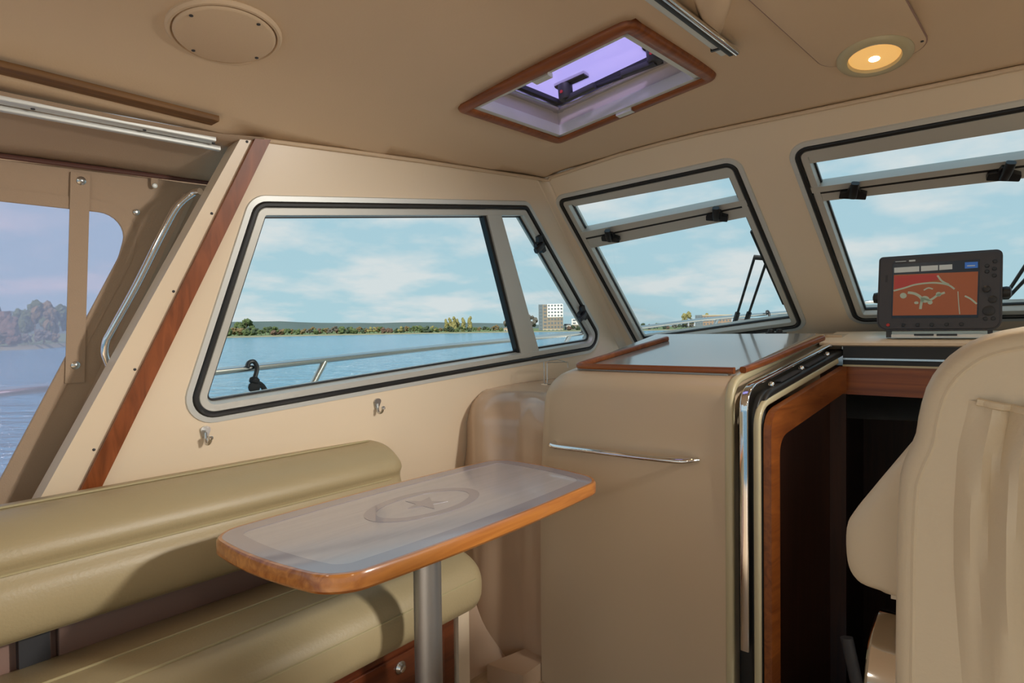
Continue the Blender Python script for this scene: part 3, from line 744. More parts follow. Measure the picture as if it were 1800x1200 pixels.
# ------------------------------------------------------------------ table
ZT = .772
cor = [onZ(x, y, ZT) for x, y in ((378, 934), (580, 1018), (1060, 852), (868, 806))]
tx0, tx1, ty0, ty1 = .580, 1.482, .890, 1.315
tcx, tcy = (tx0+tx1)/2, (ty0+ty1)/2
def table_loop(dx=0., k=9):
    hx, hy = (tx1-tx0)/2, (ty1-ty0)/2
    side = []
    bow = .035
    P = []
    for i in range(k): t = -1+2*i/(k-1); P.append((t*(hx-.0), -hy-bow*(1-t*t)+bow))
    pts = []
    cc_ = [(-hx, -hy), (hx, -hy), (hx, hy), (-hx, hy)]
    base = roundpoly(cc_, .062, 8)
    out = []
    n_ = len(base)
    # subdivide the straight edges and bow them outwards
    for i in range(n_):
        a, b = base[i], base[(i+1) % n_]; L_ = np.linalg.norm(b-a); m_ = max(1, int(L_/.03))
        for j in range(m_): out.append(a+(b-a)*j/m_)
    res = []
    for p in out:
        sx = 1+.055*(1-(p[1]/hy)**2)+.035*p[1]/hy; sy = 1+.09*(1-(p[0]/hx)**2)
        res.append(V(p[0]*sx, p[1]*sy))
    return offset(res, dx) if dx else res
TP = Plane(V(tcx, tcy, ZT), V(1, 0, 0), V(0, 1, 0), V(0, 0, 1))
T = thing('dining_table', 'small table with bleached veneer top, star inlay and teak edge on grey leg', 'table', (tcx, tcy, 0))
lo_ = table_loop()
v, f = ringstrip(TP, lo_, [(.012, 0.001), (.004, .001), (.0, -.005), (.0, -.028), (.005, -.034), (.012, -.034)]); mk('teak_edge', v, f, 'edge', T, True)
v, f = panel(TP, offset(lo_, .011), [], 0.0005, -.033); TOP = mk('top', v, f, 'laminate', T)
o1, o2 = offset(lo_, .011), offset(lo_, .052)
v, f = panel(TP, o1, [o2], .0012, .0); mk('border_inlay', v, f, 'inlay', TOP)
ell = lambda a, b: [V(a*math.cos(t), b*math.sin(t)) for t in np.linspace(0, 2*PI, 49)[:-1]]
ec = TP.px(747, 885)
v, f = panel(TP, [p+ec for p in ell(.168, .097)], [[p+ec for p in ell(.138, .073)]], .0012, .0); mk('ring_inlay', v, f, 'inlay', TOP)
stl = [V(math.cos(PI/2+i*PI/5), math.sin(PI/2+i*PI/5))*(.056 if i % 2 == 0 else .023) for i in range(10)]
stl = [V(-p[1], p[0])*V(1, 1)+ec for p in stl]
v, f = panel(TP, stl, [], .0012, .0); mk('star_inlay', v, f, 'inlay', TOP)
lx, ly = .985, 1.095
v, f = lathe((lx, ly, 0), (0, 0, 1), [(.034, 0), (.034, ZT-.045), (.033, ZT-.044)], 28); mk('leg', v, f, 'tubegrey', T, True)
v, f = lathe((lx, ly, ZT-.075), (0, 0, 1), [(.037, 0), (.037, .03), (.06, .034), (.06, .041)], 28); mk('leg_collar', v, f, 'tubegrey', T, True)
v, f = lathe((lx, ly, 0), (0, 0, 1), [(.09, 0), (.09, .008), (.04, .014), (.036, .03)], 28); mk('base_plate', v, f, 'tubegrey', T, True)

# ------------------------------------------------------------------ coat hooks on the wall
for i, (p, lab) in enumerate((((360, 762), 'nickel coat hook on the wall near the raked post'), ((662, 711), 'nickel coat hook on the wall above the end of the backrest'))):
    c = WP.px(*p); T = thing('coat_hook', lab, 'hook', WP.at(c), group='nickel coat hooks')
    up_ = WP.e2; n_ = WP.n
    o0 = WP.at(c+V(0, .008))
    pl_ = Plane(o0, WP.e1, WP.e2, WP.n)
    sh = roundpoly([(-.016, .014), (-.006, -.020), (.006, -.020), (.016, .014)], [.010, .005, .005, .010], 5)
    v, f = panel(pl_, sh, [], 0, .005); mk('plate', v, f, 'steel', T, True)
    pth = [o0+n_*.004+up_*-.004, o0+n_*.010+up_*-.022, o0+n_*.020+up_*-.030, o0+n_*.030+up_*-.024+WP.e1*.003, o0+n_*.034+up_*-.010+WP.e1*.004]
    v, f = tube(catmull(pth, 5), .0045, 8); mk('prong', v, f, 'steel', T, True)
    v, f = lathe(pth[-1], up_, [(.003, -.006), (.0065, -.002), (.0065, .003), (.003, .006)], 12); mk('ball_tip', v, f, 'steel', T, True)

# ------------------------------------------------------------------ moulded casing between wall and cabinet
T = thing('moulded_casing', 'glossy pinkish moulded casing between the side wall and the cabinet', 'casing', (1.7, 1.42, 0))
def casing_x(y):                               # plan outline of the face
    t = (y-1.232)/(1.615-1.232)
    return 1.655-.052*math.exp(-((t-.70)/.22)**2)+.012*math.exp(-((t-.30)/.10)**2)
ysl = np.linspace(1.225, 1.64, 26); v = []; f = []
def casing_prof(y):
    x = casing_x(y); t = (y-1.232)/(1.615-1.232); rt = .12; zt = .965+.01*t
    P = [(x, .0), (x, .09), (x, .30), (x, .55), (x, zt-rt)]
    for i in range(1, 9): a = PI/2*i/8; P.append((x+rt*(1-math.cos(a)), zt-rt+rt*math.sin(a)))
    P += [(x+.25, zt+.008), (2.45, zt+.02)]
    return P
for y in ysl:
    yy = y
    for p in casing_prof(y): 
        lim = WP.o[1]-(WP.n[0]*(p[0]-WP.o[0])+WP.n[2]*(p[1]-WP.o[2]))/WP.n[1]
        v.append((p[0], min(y, lim), p[1]))
k = len(casing_prof(1.3))
for i in range(len(ysl)-1):
    for j in range(k-1): f.append((i*k+j, i*k+j+1, (i+1)*k+j+1, (i+1)*k+j))
mk('shell', v, f, 'gelgloss', T, True)
# raised toe ledge at its foot
pl_ = Plane(V(0, 0, .0), V(1, 0, 0), V(0, 1, 0), V(0, 0, 1))
a_, b_, c_ = onZ(856, 1166, .10), onZ(948, 1160, .10), onZ(955, 1202, .10)
tl_ = [V(*onZ(*p, .06)[:2]) for p in ((856, 1167), (953, 1203), (950, 1160), (915, 1147))]; tl_[1][1] = max(tl_[1][1], 1.236); tl_[2] = V(1.67, 1.236); tl_[3] = V(1.68, tl_[3][1]); v, f = panel(pl_, tl_, [], 0, .06); mk('toe_ledge', v, f, 'gelgloss', T)

sk = smoothpath([V(1.345, 1.425, 0), V(1.56, 1.425, 0), V(1.645, 1.40, 0)], .05, 5); nk = len(sk)
v = [V(p[0], p[1]+.12*z/.21, z) for z in (0, .21) for p in sk]+[V(p[0], p[1]+.18, z) for z in (0, .21) for p in sk]
f = [(i, i+1, nk+i+1, nk+i) for i in range(nk-1)]+[(2*nk+i, 2*nk+i+1, 3*nk+i+1, 3*nk+i) for i in range(nk-1)]+[(nk+i, nk+i+1, 3*nk+i+1, 3*nk+i) for i in range(nk-1)]+[(0, nk, 3*nk, 2*nk), (nk-1, 2*nk-1, 4*nk-1, 3*nk-1)]
mk('side_skirt', v, f, 'gelgloss', T, True)

# ------------------------------------------------------------------ cabinet with worktop
CX, CY0, CY1 = 1.62, .590, 1.232
def top_z(x): return 1.062+.166*(min(x, 2.31)-1.67)
def ysh(x): return -.125*max(0, x-CX)      # the door side of the cabinet runs inwards
CABT = thing('cabinet', 'tall beige cabinet beside the companionway with chrome grab handle', 'cabinet', (1.9, .9, 0))
XB = 2.31
v = [(CX, CY0, 0), (CX, CY1, 0), (XB, CY1, 0), (XB, CY0+ysh(XB), 0), (CX, CY0, top_z(CX)), (CX, CY1, top_z(CX)), (XB, CY1, top_z(XB)), (XB, CY0+ysh(XB), top_z(XB))]
f = [(0, 3, 2, 1), (4, 5, 6, 7), (0, 1, 5, 4), (1, 2, 6, 5), (2, 3, 7, 6), (3, 0, 4, 7)]
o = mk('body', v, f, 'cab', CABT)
bm = bmesh.new(); bm.from_mesh(o.data)
def edges_at(fn): return [e for e in bm.edges if all(fn(q.co) for q in e.verts)]
bmesh.ops.bevel(bm, geom=edges_at(lambda c: abs(c.y-CY1) < 1e-4 and c.z > .9), offset=.12, segments=10, affect='EDGES', profile=.5)
bmesh.ops.bevel(bm, geom=[e for e in bm.edges if all(abs(q.co.x-CX) < 1e-4 for q in e.verts) and all(q.co.z > .5 for q in e.verts) and (e.verts[0].co-e.verts[1].co).z**2 < .05], offset=.05, segments=6, affect='EDGES', profile=.5)
bmesh.ops.recalc_face_normals(bm, faces=bm.faces)
for q in bm.faces: q.smooth = True
for e in bm.edges:
    if len(e.link_faces) == 2 and e.calc_face_angle(0) > .6: e.smooth = False
bm.to_mesh(o.data); bm.free()
# chrome grab handle
h0, h1 = onX(975, 778, CX), onX(1226, 808, CX)
g = [h0, h0+V(-.024, -.004, -.002), h0+V(-.034, -.03, -.004)]+[h0+(h1-h0)*t+V(-.036, 0, -.004) for t in (.3, .5, .7)]+[h1+V(-.034, .05, -.003), h1+V(-.022, .018, -.001), h1]
GH = mk('grab_handle', *sweep(catmull(g, 5), [(a*.8, b) for a, b in circ(.0105, 12)]), 'chrome', CABT, True)
# rounded edge moulding down the door side
def path(dz, dx, xe=2.26, zb=0., r_=.06, x0=CX):
    a = V(x0+dx, 0, zb); b = V(x0+dx, 0, top_z(x0+dx)-dz); c = V(xe, 0, top_z(xe)-dz)
    return smoothpath([a, b, c], [0, r_, 0], 8)
def band(name, parent, m, y0, y1, dz, dx, th, xe=2.26, zb=0., r_=.06, smooth=True, rr=None):
    P = [p+V(0, (y0+y1)/2+ysh(p[0]), 0) for p in path(dz, dx, xe, zb, r_)]
    pr = rrect(th, abs(y1-y0), rr if rr else min(th, abs(y1-y0))*.3, 3)
    v, f = sweep(P, [(a, b) for b, a in [(q[1], q[0]) for q in pr]], up=None) if False else sweep_xz(P, pr)
    return mk(name, v, f, m, parent, smooth)
def sweep_xz(P, pr):
    """profile: first coordinate along the in-plane normal, second along Y"""
    n_ = len(P); k_ = len(pr); v = []; f = []
    for i in range(n_):
        t = unit(P[min(i+1, n_-1)]-P[max(i-1, 0)]); nn = V(-t[2], 0, t[0])
        for q in pr: v.append(P[i]+nn*q[0]+V(0, q[1], 0))
    for i in range(n_-1):
        for c in range(k_): f.append((i*k_+c, i*k_+(c+1) % k_, (i+1)*k_+(c+1) % k_, (i+1)*k_+c))
    f.append(tuple(range(k_))); f.append(tuple(range((n_-1)*k_, n_*k_)))
    return v, f
band('edge_moulding', CABT, 'lip', .600, .577, .006, .006, .022, 2.28)
WT = thing('worktop', 'glossy grey worktop with teak fiddle rails under the windscreen', 'worktop', (2.1, .85, 1.10))
wl = [V(1.674, .610), V(1.674, 1.11), V(1.74, 1.135), V(2.30, 1.135), V(2.30, .615+ysh(2.30))]
vv = [V(p[0], p[1], top_z(p[0])+.0005) for p in wl]; vt = [p+V(0, 0, .005) for p in vv]; n = len(wl)
mk('surface', vv+vt, [tuple(range(n-1, -1, -1)), tuple(range(n, 2*n))]+[(i, (i+1) % n, (i+1) % n+n, i+n) for i in range(n)], 'worktop', WT)
def ontop(x, y, dz=.01):
    nrm = V(-.166, 0, 1); return hit(x, y, nrm, V(1.67, 0, 1.062+dz))
def rail(pxs, parent, m='teaky'):
    P = [ontop(*p, .014) for p in pxs]; P = smoothpath(P, .03, 5) if len(P) > 2 else [P[0], (P[0]+P[1])/2, P[1]]
    v, f = sweep(P, rrect(.018, .020, .006, 3), up=(0, 0, 1)); return mk('fiddle_rail', v, f, m, parent, True)
rail([(1172, 595), (1012, 643), (1291, 651)], WT, 'teaky')
rail([(1306, 650), (1350, 634), (1445, 594)], WT, 'teakx')

# ------------------------------------------------------------------ companionway (door_1)
D = thing('door_1', 'companionway opening with chrome sliding track, cream trim and teak frame', 'doorway', (2.0, .4, 0), kind='structure')
band('track_channel', D, 'rubber', .577, .510, .050, .035, .02, 2.26)
band('sliding_rail', D, 'chrome', .558, .535, .020, -.004, .010, 2.22, .335, rr=.004)
band('rail_shadow_gap', D, 'rubber', .535, .520, .050, .018, .02, 2.26)
band('cream_trim', D, 'lip', .524, .507, .066, .004, .018, 2.19)
# shiny track insert with screws on the top run
for a, b in ((1.78, 1.92), (1.97, 2.12)):
    P = [V(x, .527+ysh(x), top_z(x)-.036) for x in (a, b)]
    v, f = sweep_xz([P[0], (P[0]+P[1])/2, P[1]], rectp(.004, .018)); mk('track_insert', v, f, 'dark', D)
for x_ in (1.74, 1.945, 2.15):
    c = V(x_, .528+ysh(x_), top_z(x_)-.038); v, f = lathe(c, (-.1, -.2, 1), [(.009, 0), (.009, .004), (.006, .010), (.001, .011)], 12); mk('bolt', v, f, 'chrome', D, True)
# teak side fascia and stile
P = path(.084, .020, 2.20); Q = path(.165, .072, 2.20, r_=.05)
n = len(P)
def pad(P, m_): return P
v = []; f = []
for y in (.507, .487):
    for p, q in zip(P, Q): v += [V(p[0], y+ysh(p[0]), p[2]), V(q[0], y+ysh(q[0]), q[2])]
for s_ in (0, 2*n):
    for i in range(n-1): f.append((s_+2*i, s_+2*i+1, s_+2*i+3, s_+2*i+2))
for i in range(n-1): f.append((2*i, 2*i+2, 2*n+2*i+2, 2*n+2*i)); f.append((2*i+1, 2*i+3, 2*n+2*i+3, 2*n+2*i+1))
f.append((0, 1, 2*n+1, 2*n)); f.append((2*n-2, 2*n-1, 4*n-1, 4*n-2))
mk('teak_frame', v, f, 'teakx', D)
# header under the dash
HXF = 2.235
for nm_, m_, x_, z0_, z1_ in (('teak_header', 'teaky', 0, .972, 1.064), ('upper_gap', 'rubber', .0, 1.092, 1.134), ('steel_strip', 'steel', -.008, 1.086, 1.092), ('lower_gap', 'rubber', 0., 1.070, 1.086), ('wood_strip', 'lip', -.006, 1.064, 1.070)):
    v, f = box(HXF+x_, HXF+.035, -.62, .432, z0_, z1_); mk(nm_, v, f, m_, D)
# the fore cabin beyond, its dimness painted into the wood colour
FC = thing('wall_fore_cabin', 'wood lined fore cabin beyond the companionway, shade painted into its colour', 'wall', (2.6, .2, -.4), kind='structure')
v = [V(x, y+ysh(x), z) for x in (1.70, 2.27) for y in (.560, .575) for z in (-.5, .985)]; mk('port_panel', v, box(0, 1, 0, 1, 0, 1)[1], 'shadewood', FC)
v, f = box(2.27, 3.6, .60, .615, -.5, 1.05); mk('port_panel', v, f, 'shadewood', FC)
v, f = box(3.6, 3.62, -.7, .60, -.5, 1.05); mk('bulkhead', v, f, 'shadewood', FC)
v, f = box(1.66, 3.6, -.72, -.70, -.5, .985); mk('starboard_panel', v, f, 'shadewood', FC)
v, f = box(2.275, 3.6, -.72, .615, 1.05, 1.065); mk('deckhead', v, f, 'shadewood', FC)
v, f = box(2.27, 2.285, .43, .615, -.5, 1.05); mk('return_panel', v, f, 'shadewood', FC)
v, f = box(1.66, 3.6, -.72, .6, -.52, -.5); mk('sole', v, f, 'shadewood', FC)
T = thing('companion_step', 'grey step just inside the companionway', 'step', (1.85, .35, -.5))
bbox('tread', (1.72, 1.95, -.05, .45, .10, .13), 'dark', T, .012, 3); v, f = box(1.76, 1.92, .0, .42, -.5, .10); mk('riser', v, f, 'shadewood', T)
c0, c1 = onX(1488, 1120, 1.70), onX(1508, 1210, 1.70)
v, f = sweep([c1+(c1-c0)*2.2, c1, (c0+c1)/2, c0], rrect(.022, .030, .010, 3)); T = mk('lever', v, f, 'dark', None, True)
tag(T, 'dark grey lever standing in the companionway behind the helm seat', 'lever')

# ------------------------------------------------------------------ dash with chart plotter
DS = thing('dashboard', 'cream dash ledge under the centre windscreen', 'dashboard', (2.45, 0, 1.1))
pr = [(2.232, 1.130), (2.222, 1.134), (2.220, 1.142), (2.228, 1.149), (2.49, 1.176), (2.49, 1.13)]
v = [V(p[0], y, p[1]) for y in (.50, -1.5) for p in pr]; n = len(pr)
mk('ledge', v, [tuple(range(n)), tuple(range(n, 2*n))]+[(i, (i+1) % n, (i+1) % n+n, i+n) for i in range(n)], 'gel', DS, True)
# transition pad behind the worktop
v = [V(x, y, z) for y in (.45, 1.15) for x, z in ((2.312, 1.10), (2.312, 1.166), (2.50, 1.170), (2.50, 1.10))]
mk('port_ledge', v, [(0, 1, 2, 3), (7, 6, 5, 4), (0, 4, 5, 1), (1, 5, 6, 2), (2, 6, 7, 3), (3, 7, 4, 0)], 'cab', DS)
PLX = 2.255
PL = Plane(V(PLX, 0, 1.2), V(0, -1, 0), V(0, 0, 1), V(-1, 0, 0))
T = thing('chart_plotter', 'dark grey chart plotter with orange map screen standing on the dash', 'display', PL.at(PL.px(1655, 592)))
M['screen'] = mat('map screen', (.26, .065, .012), .25, emit=((.33, .075, .012), .2))
M['screenpale'] = mat('map channels', (.30, .33, .24), .3, emit=((.24, .27, .20), .3))
M['screendark'] = mat('screen black', (.008, .008, .015), .2)
M['screenblue'] = mat('screen blue', (.02, .07, .22), .3, emit=((.02, .09, .30), .6))
M['screenbar'] = mat('screen data boxes', (.28, .29, .27), .3, emit=((.30, .30, .27), .45))
M['mapred'] = mat('map red field', (.33, .03, .02), .3, emit=((.36, .03, .018), .2))
M['bezel'] = mat('plotter bezel', (.048, .044, .050), .42, bump=(120, .08))
M['btn'] = mat('plotter buttons', (.016, .016, .018), .4)
bz = roundpoly([PL.px(1545, 452), PL.px(1763, 437), PL.px(1761, 580), PL.px(1540, 581)], [.012, .016, .03, .03], 6)
v, f = panel(PL, bz, [], -.05, 0); bo = mk('housing', v, f, 'bezel', T)
bm = bmesh.new(); bm.from_mesh(bo.data); bm.faces.ensure_lookup_table()
bmesh.ops.dissolve_limit(bm, angle_limit=.02, verts=bm.verts, edges=bm.edges)
bmesh.ops.bevel(bm, geom=[e for e in bm.edges if all(abs(q.co.x-PLX) < 1e-4 for q in e.verts)], offset=.006, segments=3, affect='EDGES'); bm.to_mesh(bo.data); bm.free()
def flat(name, pxs, m_, h0, h1, parent): 
    v, f = panel(PL, [PL.px(*p) for p in pxs], [], h0, h1); return mk(name, v, f, m_, parent)
SC = flat('screen', [(1569, 464), (1722, 456), (1719, 558), (1567, 559)], 'screendark', -.001, .002, T)
flat('map', [(1571.5, 483), (1719.5, 477), (1717, 553), (1569, 554.5)], 'screen', .001, .0024, SC)
for q in ([(1572, 470.5), (1616, 467.8), (1616, 477), (1572, 479.5)], [(1619, 467.6), (1649, 466), (1649, 474.8), (1619, 476.8)], [(1651, 465.8), (1674, 464.5), (1674, 473), (1651, 474.6)]): flat('data_box', q, 'screenbar', .001, .0024, SC)
flat('data_box', [(1696, 461), (1719, 459.8), (1719, 470.5), (1696, 472)], 'screenblue', .001, .0024, SC)
flat('data_line', [(1700, 466.4), (1714, 465.7), (1714, 467.4), (1700, 468.1)], 'screenbar', .002, .0027, SC)
flat('red_field', [(1572, 485), (1648, 481), (1655, 490), (1612, 499), (1590, 505), (1572, 508)], 'mapred', .0022, .0026, SC)
def line_px(name, pts, wpx, m_):
    P = catmull([PL.at(PL.px(*p), .0027) for p in pts], 5); v, f = sweep(P, rectp(.0006, wpx*.00155), up=PL.n); return mk(name, v, f, m_, SC)
line_px('map_channel', [(1571, 511), (1590, 506), (1610, 500), (1640, 497), (1665, 500), (1678, 508)], 3.2, 'screenpale')
line_px('map_channel', [(1648, 484), (1656, 494), (1668, 500)], 3.2, 'screenpale')
line_px('map_channel', [(1596, 514), (1608, 516), (1618, 522), (1622, 530)], 5, 'screenpale')
line_px('map_channel', [(1622, 524), (1635, 527), (1648, 519), (1661, 514)], 4, 'screenpale')
line_px('map_channel', [(1621, 526), (1619, 536), (1618, 543)], 4.5, 'screenpale')
line_px('map_channel', [(1624, 510), (1632, 506), (1640, 508)], 2.5, 'screenpale')
line_px('map_channel', [(1696, 520), (1706, 525), (1717, 534)], 3, 'screenpale')
line_px('map_channel', [(1684, 512), (1685, 530), (1687, 552)], 1.4, 'data' if False else 'screenpale')
for c_, a_, b_ in (((1588, 519.5), 6, 5), ((1635, 531), 4.5, 4), ((1626, 526), 8, 6), ((1650, 517), 5, 4), ((1611, 532), 4, 2.5)):
    flat('map_lake', [(c_[0]+a_*math.cos(t), c_[1]+b_*math.sin(t)) for t in np.linspace(0, 2*PI, 13)[:-1]], 'screenpale', .0024, .003, SC)
flat('name_plate', [(1571, 459), (1595, 457.6), (1595, 460), (1571, 461.4)], 'screendark', -.001, .0012, T)
flat('name_mark', [(1574, 459.4), (1593, 458.3), (1593, 459.3), (1574, 460.4)], 'screenbar', .001, .0016, T)
flat('model_mark', [(1598, 457), (1609, 456.3), (1609, 459), (1598, 459.8)], 'screenbar', -.001, .0012, T)
def btn(p, rx, m_='btn', h=.004, nm='button'):
    c = PL.at(PL.px(*p), -.001); v, f = lathe(c, PL.n, [(rx, 0), (rx, h), (rx*.8, h+.001)], 14); return mk(nm, v, f, m_, T, True)
btn((1561, 571), .005, 'red')
for p in ((1588, 571), (1613, 571), (1638, 570.5), (1664, 570), (1690, 569.5), (1749, 459), (1735, 467), (1748, 472), (1735, 477), (1748, 484), (1732, 560), (1746, 559.5)): btn(p, .0055)
btn((1734, 508), .0095, 'btn', .014, 'knob'); btn((1745, 526), .011); btn((1738, 546), .015)
flat('card_slot', [(1557, 484), (1561, 483.6), (1560, 496), (1556, 496)], 'btn', -.001, .001, T)
# bracket, side knobs, sun shade lip
v, f = obox(PL.at(PL.px(1652, 590), -.015), V(0, 1, 0), V(1, 0, 0), V(0, 0, 1), .25, .06, .010); mk('bracket_foot', v, f, 'alu_light', T)
for p in (1560, 1740):
    c = PL.at(PL.px(p, 585), -.03); v, f = obox(c+V(0, 0, .01), V(0, 1, 0), V(1, 0, 0), V(0, 0, 1), .012, .03, .05); mk('bracket_arm', v, f, 'dark', T)
for x_ in (1625, 1665):
    v, f = obox(PL.at(PL.px(x_, 588), .016), V(0, 1, 0), V(1, 0, 0), V(0, 0, 1), .05, .006, .006); mk('foot_pad', v, f, 'black', T)
for p, dr in (((1767, 513), -1), ((1541, 523), 1)):
    c = PL.at(PL.px(*p), -.03); v, f = lathe(c, (0, dr, 0), [(.016, -.01), (.018, .002), (.016, .012), (.006, .015)], 16); mk('clamp_knob', v, f, 'black', T, True)
# small black fitting on the dash
c = hit(1364, 583, V(-.166, 0, 1), V(1.67, 0, 1.066)); c = V(2.36, onX(1364, 583, 2.36)[1], 1.169)
T = thing('screw_fitting', 'small black double knob fitting on the dash under the windscreen', 'fitting', c)
v, f = obox(c+V(0, 0, .004), V(0, 1, 0), V(1, 0, 0), V(0, 0, 1), .07, .02, .006); mk('plate', v, f, 'black', T)
for d_ in (.018, -.012): v, f = lathe(c+V(0, d_, .006), (0, 0, 1), [(.011, 0), (.012, .006), (.009, .012), (.002, .013)], 12); mk('knob', v, f, 'black', T, True)

# ------------------------------------------------------------------ helm seat
SX, SM = 1.0, -.14                                # back face plane, middle of the seat
T = thing('helm_seat', 'cream leather helm seat seen from behind with gathered map pocket', 'seat', (1.2, SM, .2))
half = [(.125, .50), (.128, .60), (.128, .69), (.127, .80), (.126, .90), (.122, .98), (.112, 1.016), (.103, 1.042), (.100, 1.066), (.091, 1.108), (.075, 1.140), (.054, 1.163), (.028, 1.180), (-.011, 1.191), (-.07, 1.197)]
ol = [V(*p) for p in half]+[V(2*SM-p[0], p[1]) for p in reversed(half)]
ol = catmull(ol[:], 2, False)
SPn = Plane(V(SX, 0, 0), V(0, 1, 0), V(0, 0, 1), V(-1, 0, 0))
rings = [(.028, .012), (.014, .010), (.004, .003), (0, -.010), (-.004, -.04), (-.002, -.07), (.006, -.09), (.03, -.105)]
n = len(ol); v = []; f = []
for d_, h in rings: v += [SPn.at(p, h) for p in offset(ol, d_)]
for k in range(len(rings)-1):
    for i in range(n): j = (i+1) % n; f.append((k*n+i, k*n+j, (k+1)*n+j, (k+1)*n+i))
fc = offset(ol, .028); tri = tessellate_polygon([[Vector((p[0], p[1], 0)) for p in fc]]); f += [tuple(t) for t in tri]
fc = offset(ol, .03); tri = tessellate_polygon([[Vector((p[0], p[1], 0)) for p in fc]]); f += [tuple((len(rings)-1)*n+i for i in t) for t in tri]
mk('backrest', v, f, 'seatlea', T, True)
v, f = tube([SPn.at(p, .010) for p in offset(ol, .022)][4:-4], .0032, 6); mk('piping', v, f, 'seatlea', T, True)
# gathered pocket
gy, gz = 44, 30; v = []; f = []
pl_, pr_ = [onX(1703, 708, .985), onX(1683, 790, .985), onX(1676, 900, .985), onX(1676, 1000, .985), onX(1684, 1120, .985), onX(1694, 1230, .985)], None
for i in range(gz+1):
    s_ = i/gz; z = 1.100+(.66-1.100)*s_
    yl = float(np.interp(-z, [-p[2] for p in pl_], [p[1] for p in pl_])); yr = 2*SM-yl
    for j in range(gy+1):
        t = j/gy; y = yl+(yr-yl)*t; zz_ = z-.020*math.sin(PI*t)*(1-s_)
        edge_ = min(1, 12*min(t, 1-t)); fan = .30*s_*(t-.12)
        a = t-fan*.5
        fold = .014*math.sin(2*PI*(a*7.5+.35*s_))*(.35+.65*math.sin(PI*min(1, s_*1.25)))+.009*math.sin(2*PI*(a*13+.9*s_+.2))*math.exp(-s_*2.5)
        pinch = -.02*math.exp(-(((t-.24)/.035)**2))*math.exp(-((s_-.22)/.15)**2)
        bulge = .012+.016*math.sin(PI*min(1, s_*1.1))
        v.append(SPn.at(V(y, zz_), .012+edge_*(bulge+fold+pinch)*(1 if i else .7)))
for i in range(gz):
    for j in range(gy): a = i*(gy+1)+j; f.append((a, a+1, a+gy+2, a+gy+1))
PK = mk('map_pocket', v, f, 'seatlea', T, True)
for e_ in PK.data.polygons: e_.use_smooth = True
hem = [np.array(v[j])+V(-.002, 0, 0) for j in range(gy+1)]
v2, f2 = tube(hem[1:-1], .005, 8); mk('pocket_hem', v2, f2, 'seatlea', PK, True)
# seat cushion with raised side bolsters
hp_ = [(.10, .760), (.175, .765), (.203, .772), (.216, .80), (.217, .855), (.205, .885), (.180, .925), (.155, .962), (.130, .984), (.10, .975), (.05, .92), (-.03, .885)]
pc = [V(*p) for p in hp_]+[V(2*SM-p[0], p[1]) for p in reversed(hp_)]
pc = catmull(pc, 4, True); v, f = loft(pc, (1.115, 1.56), .04, 6, .36); mk('seat_cushion', v, f, 'seatlea', T, True)
v, f = box(1.17, 1.5, SM-.30, .155, .742, .757); mk('seat_pan', v, f, 'gel', T)
v, f = lathe((1.235, .188, .562), (0, -1, 0), [(.116, 0), (.125, .006), (.125, .10), (.120, .12), (.05, .125)], 44); mk('chrome_drum', v, f, 'chrome', T, True)
v, f = lathe((1.22, SM, 0), (0, 0, 1), [(.14, 0), (.14, .012), (.06, .03), (.05, .05), (.05, .742)], 24); mk('pedestal', v, f, 'chrome', T, True)
v, f = box(1.10, 1.17, SM-.12, SM+.12, .70, .90); mk('back_bracket', v, f, 'dark', T)

# ------------------------------------------------------------------ wire glass holder on the casing
ledz = .975
T = thing('wire_holder', 'thin chrome wire glass holder standing beside the worktop corner', 'holder', onY(960, 672, 1.36))
yb = 1.36
a = onY(957, 674, yb); 
P = [onY(956, 636, yb), onY(957, 674, yb), onY(962, 674, yb), onY(962, 637, yb), onY(998, 636, yb), onY(998, 646, yb)]
v, f = tube(smoothpath(P, .004, 3), .0016, 6); mk('upright_wire', v, f, 'steel', T, True)
P = [onY(964, 634, yb), onY(978, 632.5, yb), onY(992, 635, yb), onY(996, 637, yb)]
v, f = tube(catmull(P, 4), .0014, 6); mk('ring_wire', v, f, 'steel', T, True)
v, f = obox(onY(959.5, 675, yb), V(1, 0, 0), V(0, 1, 0), V(0, 0, 1), .022, .03, .004); mk('foot', v, f, 'steel', T)

# ------------------------------------------------------------------ outside: wipers
OP = Plane(FP.o-FP.n*.075, FP.e1, FP.e2, FP.n)
def wiper(label, A, B, link, blade, grp):
    P0 = OP.at(OP.px(*A[0])); T = thing('windscreen_wiper', label, 'wiper', P0, group=grp)
    for a_, b_ in (A, B):
        p, q = OP.at(OP.px(*a_)), OP.at(OP.px(*b_)); v, f = tube([p, p+(q-p)*.22], .011, 8); mk('arm_socket', v, f, 'black', T, True)
        v, f = tube([p+(q-p)*.2, q], .0055, 8); mk('arm', v, f, 'black', T, True)
    p, q = OP.at(OP.px(*link[0])), OP.at(OP.px(*link[1])); v, f = sweep([p, (p+q)/2, q], rrect(.018, .018, .005, 3)); mk('link', v, f, 'black', T, True)
    p, q = OP.at(OP.px(*blade[0]), .04), OP.at(OP.px(*blade[1]), .04); v, f = sweep([p, (p+q)/2, q], rectp(.010, .010)); mk('blade', v, f, 'black', T)
wiper('black wiper seen through the windscreen pane beside the corner pillar', ((1289, 575), (1327, 450)), ((1309, 573), (1348, 457)), ((1325, 452), (1352, 454)), ((1325, 393), (1381, 521)), 'windscreen wipers')
wiper('black wiper seen to the right of the chart plotter', ((1735, 568), (1812, 452)), ((1748, 548), (1830, 462)), ((1808, 455), (1835, 460)), ((1830, 400), (1880, 520)), 'windscreen wipers')

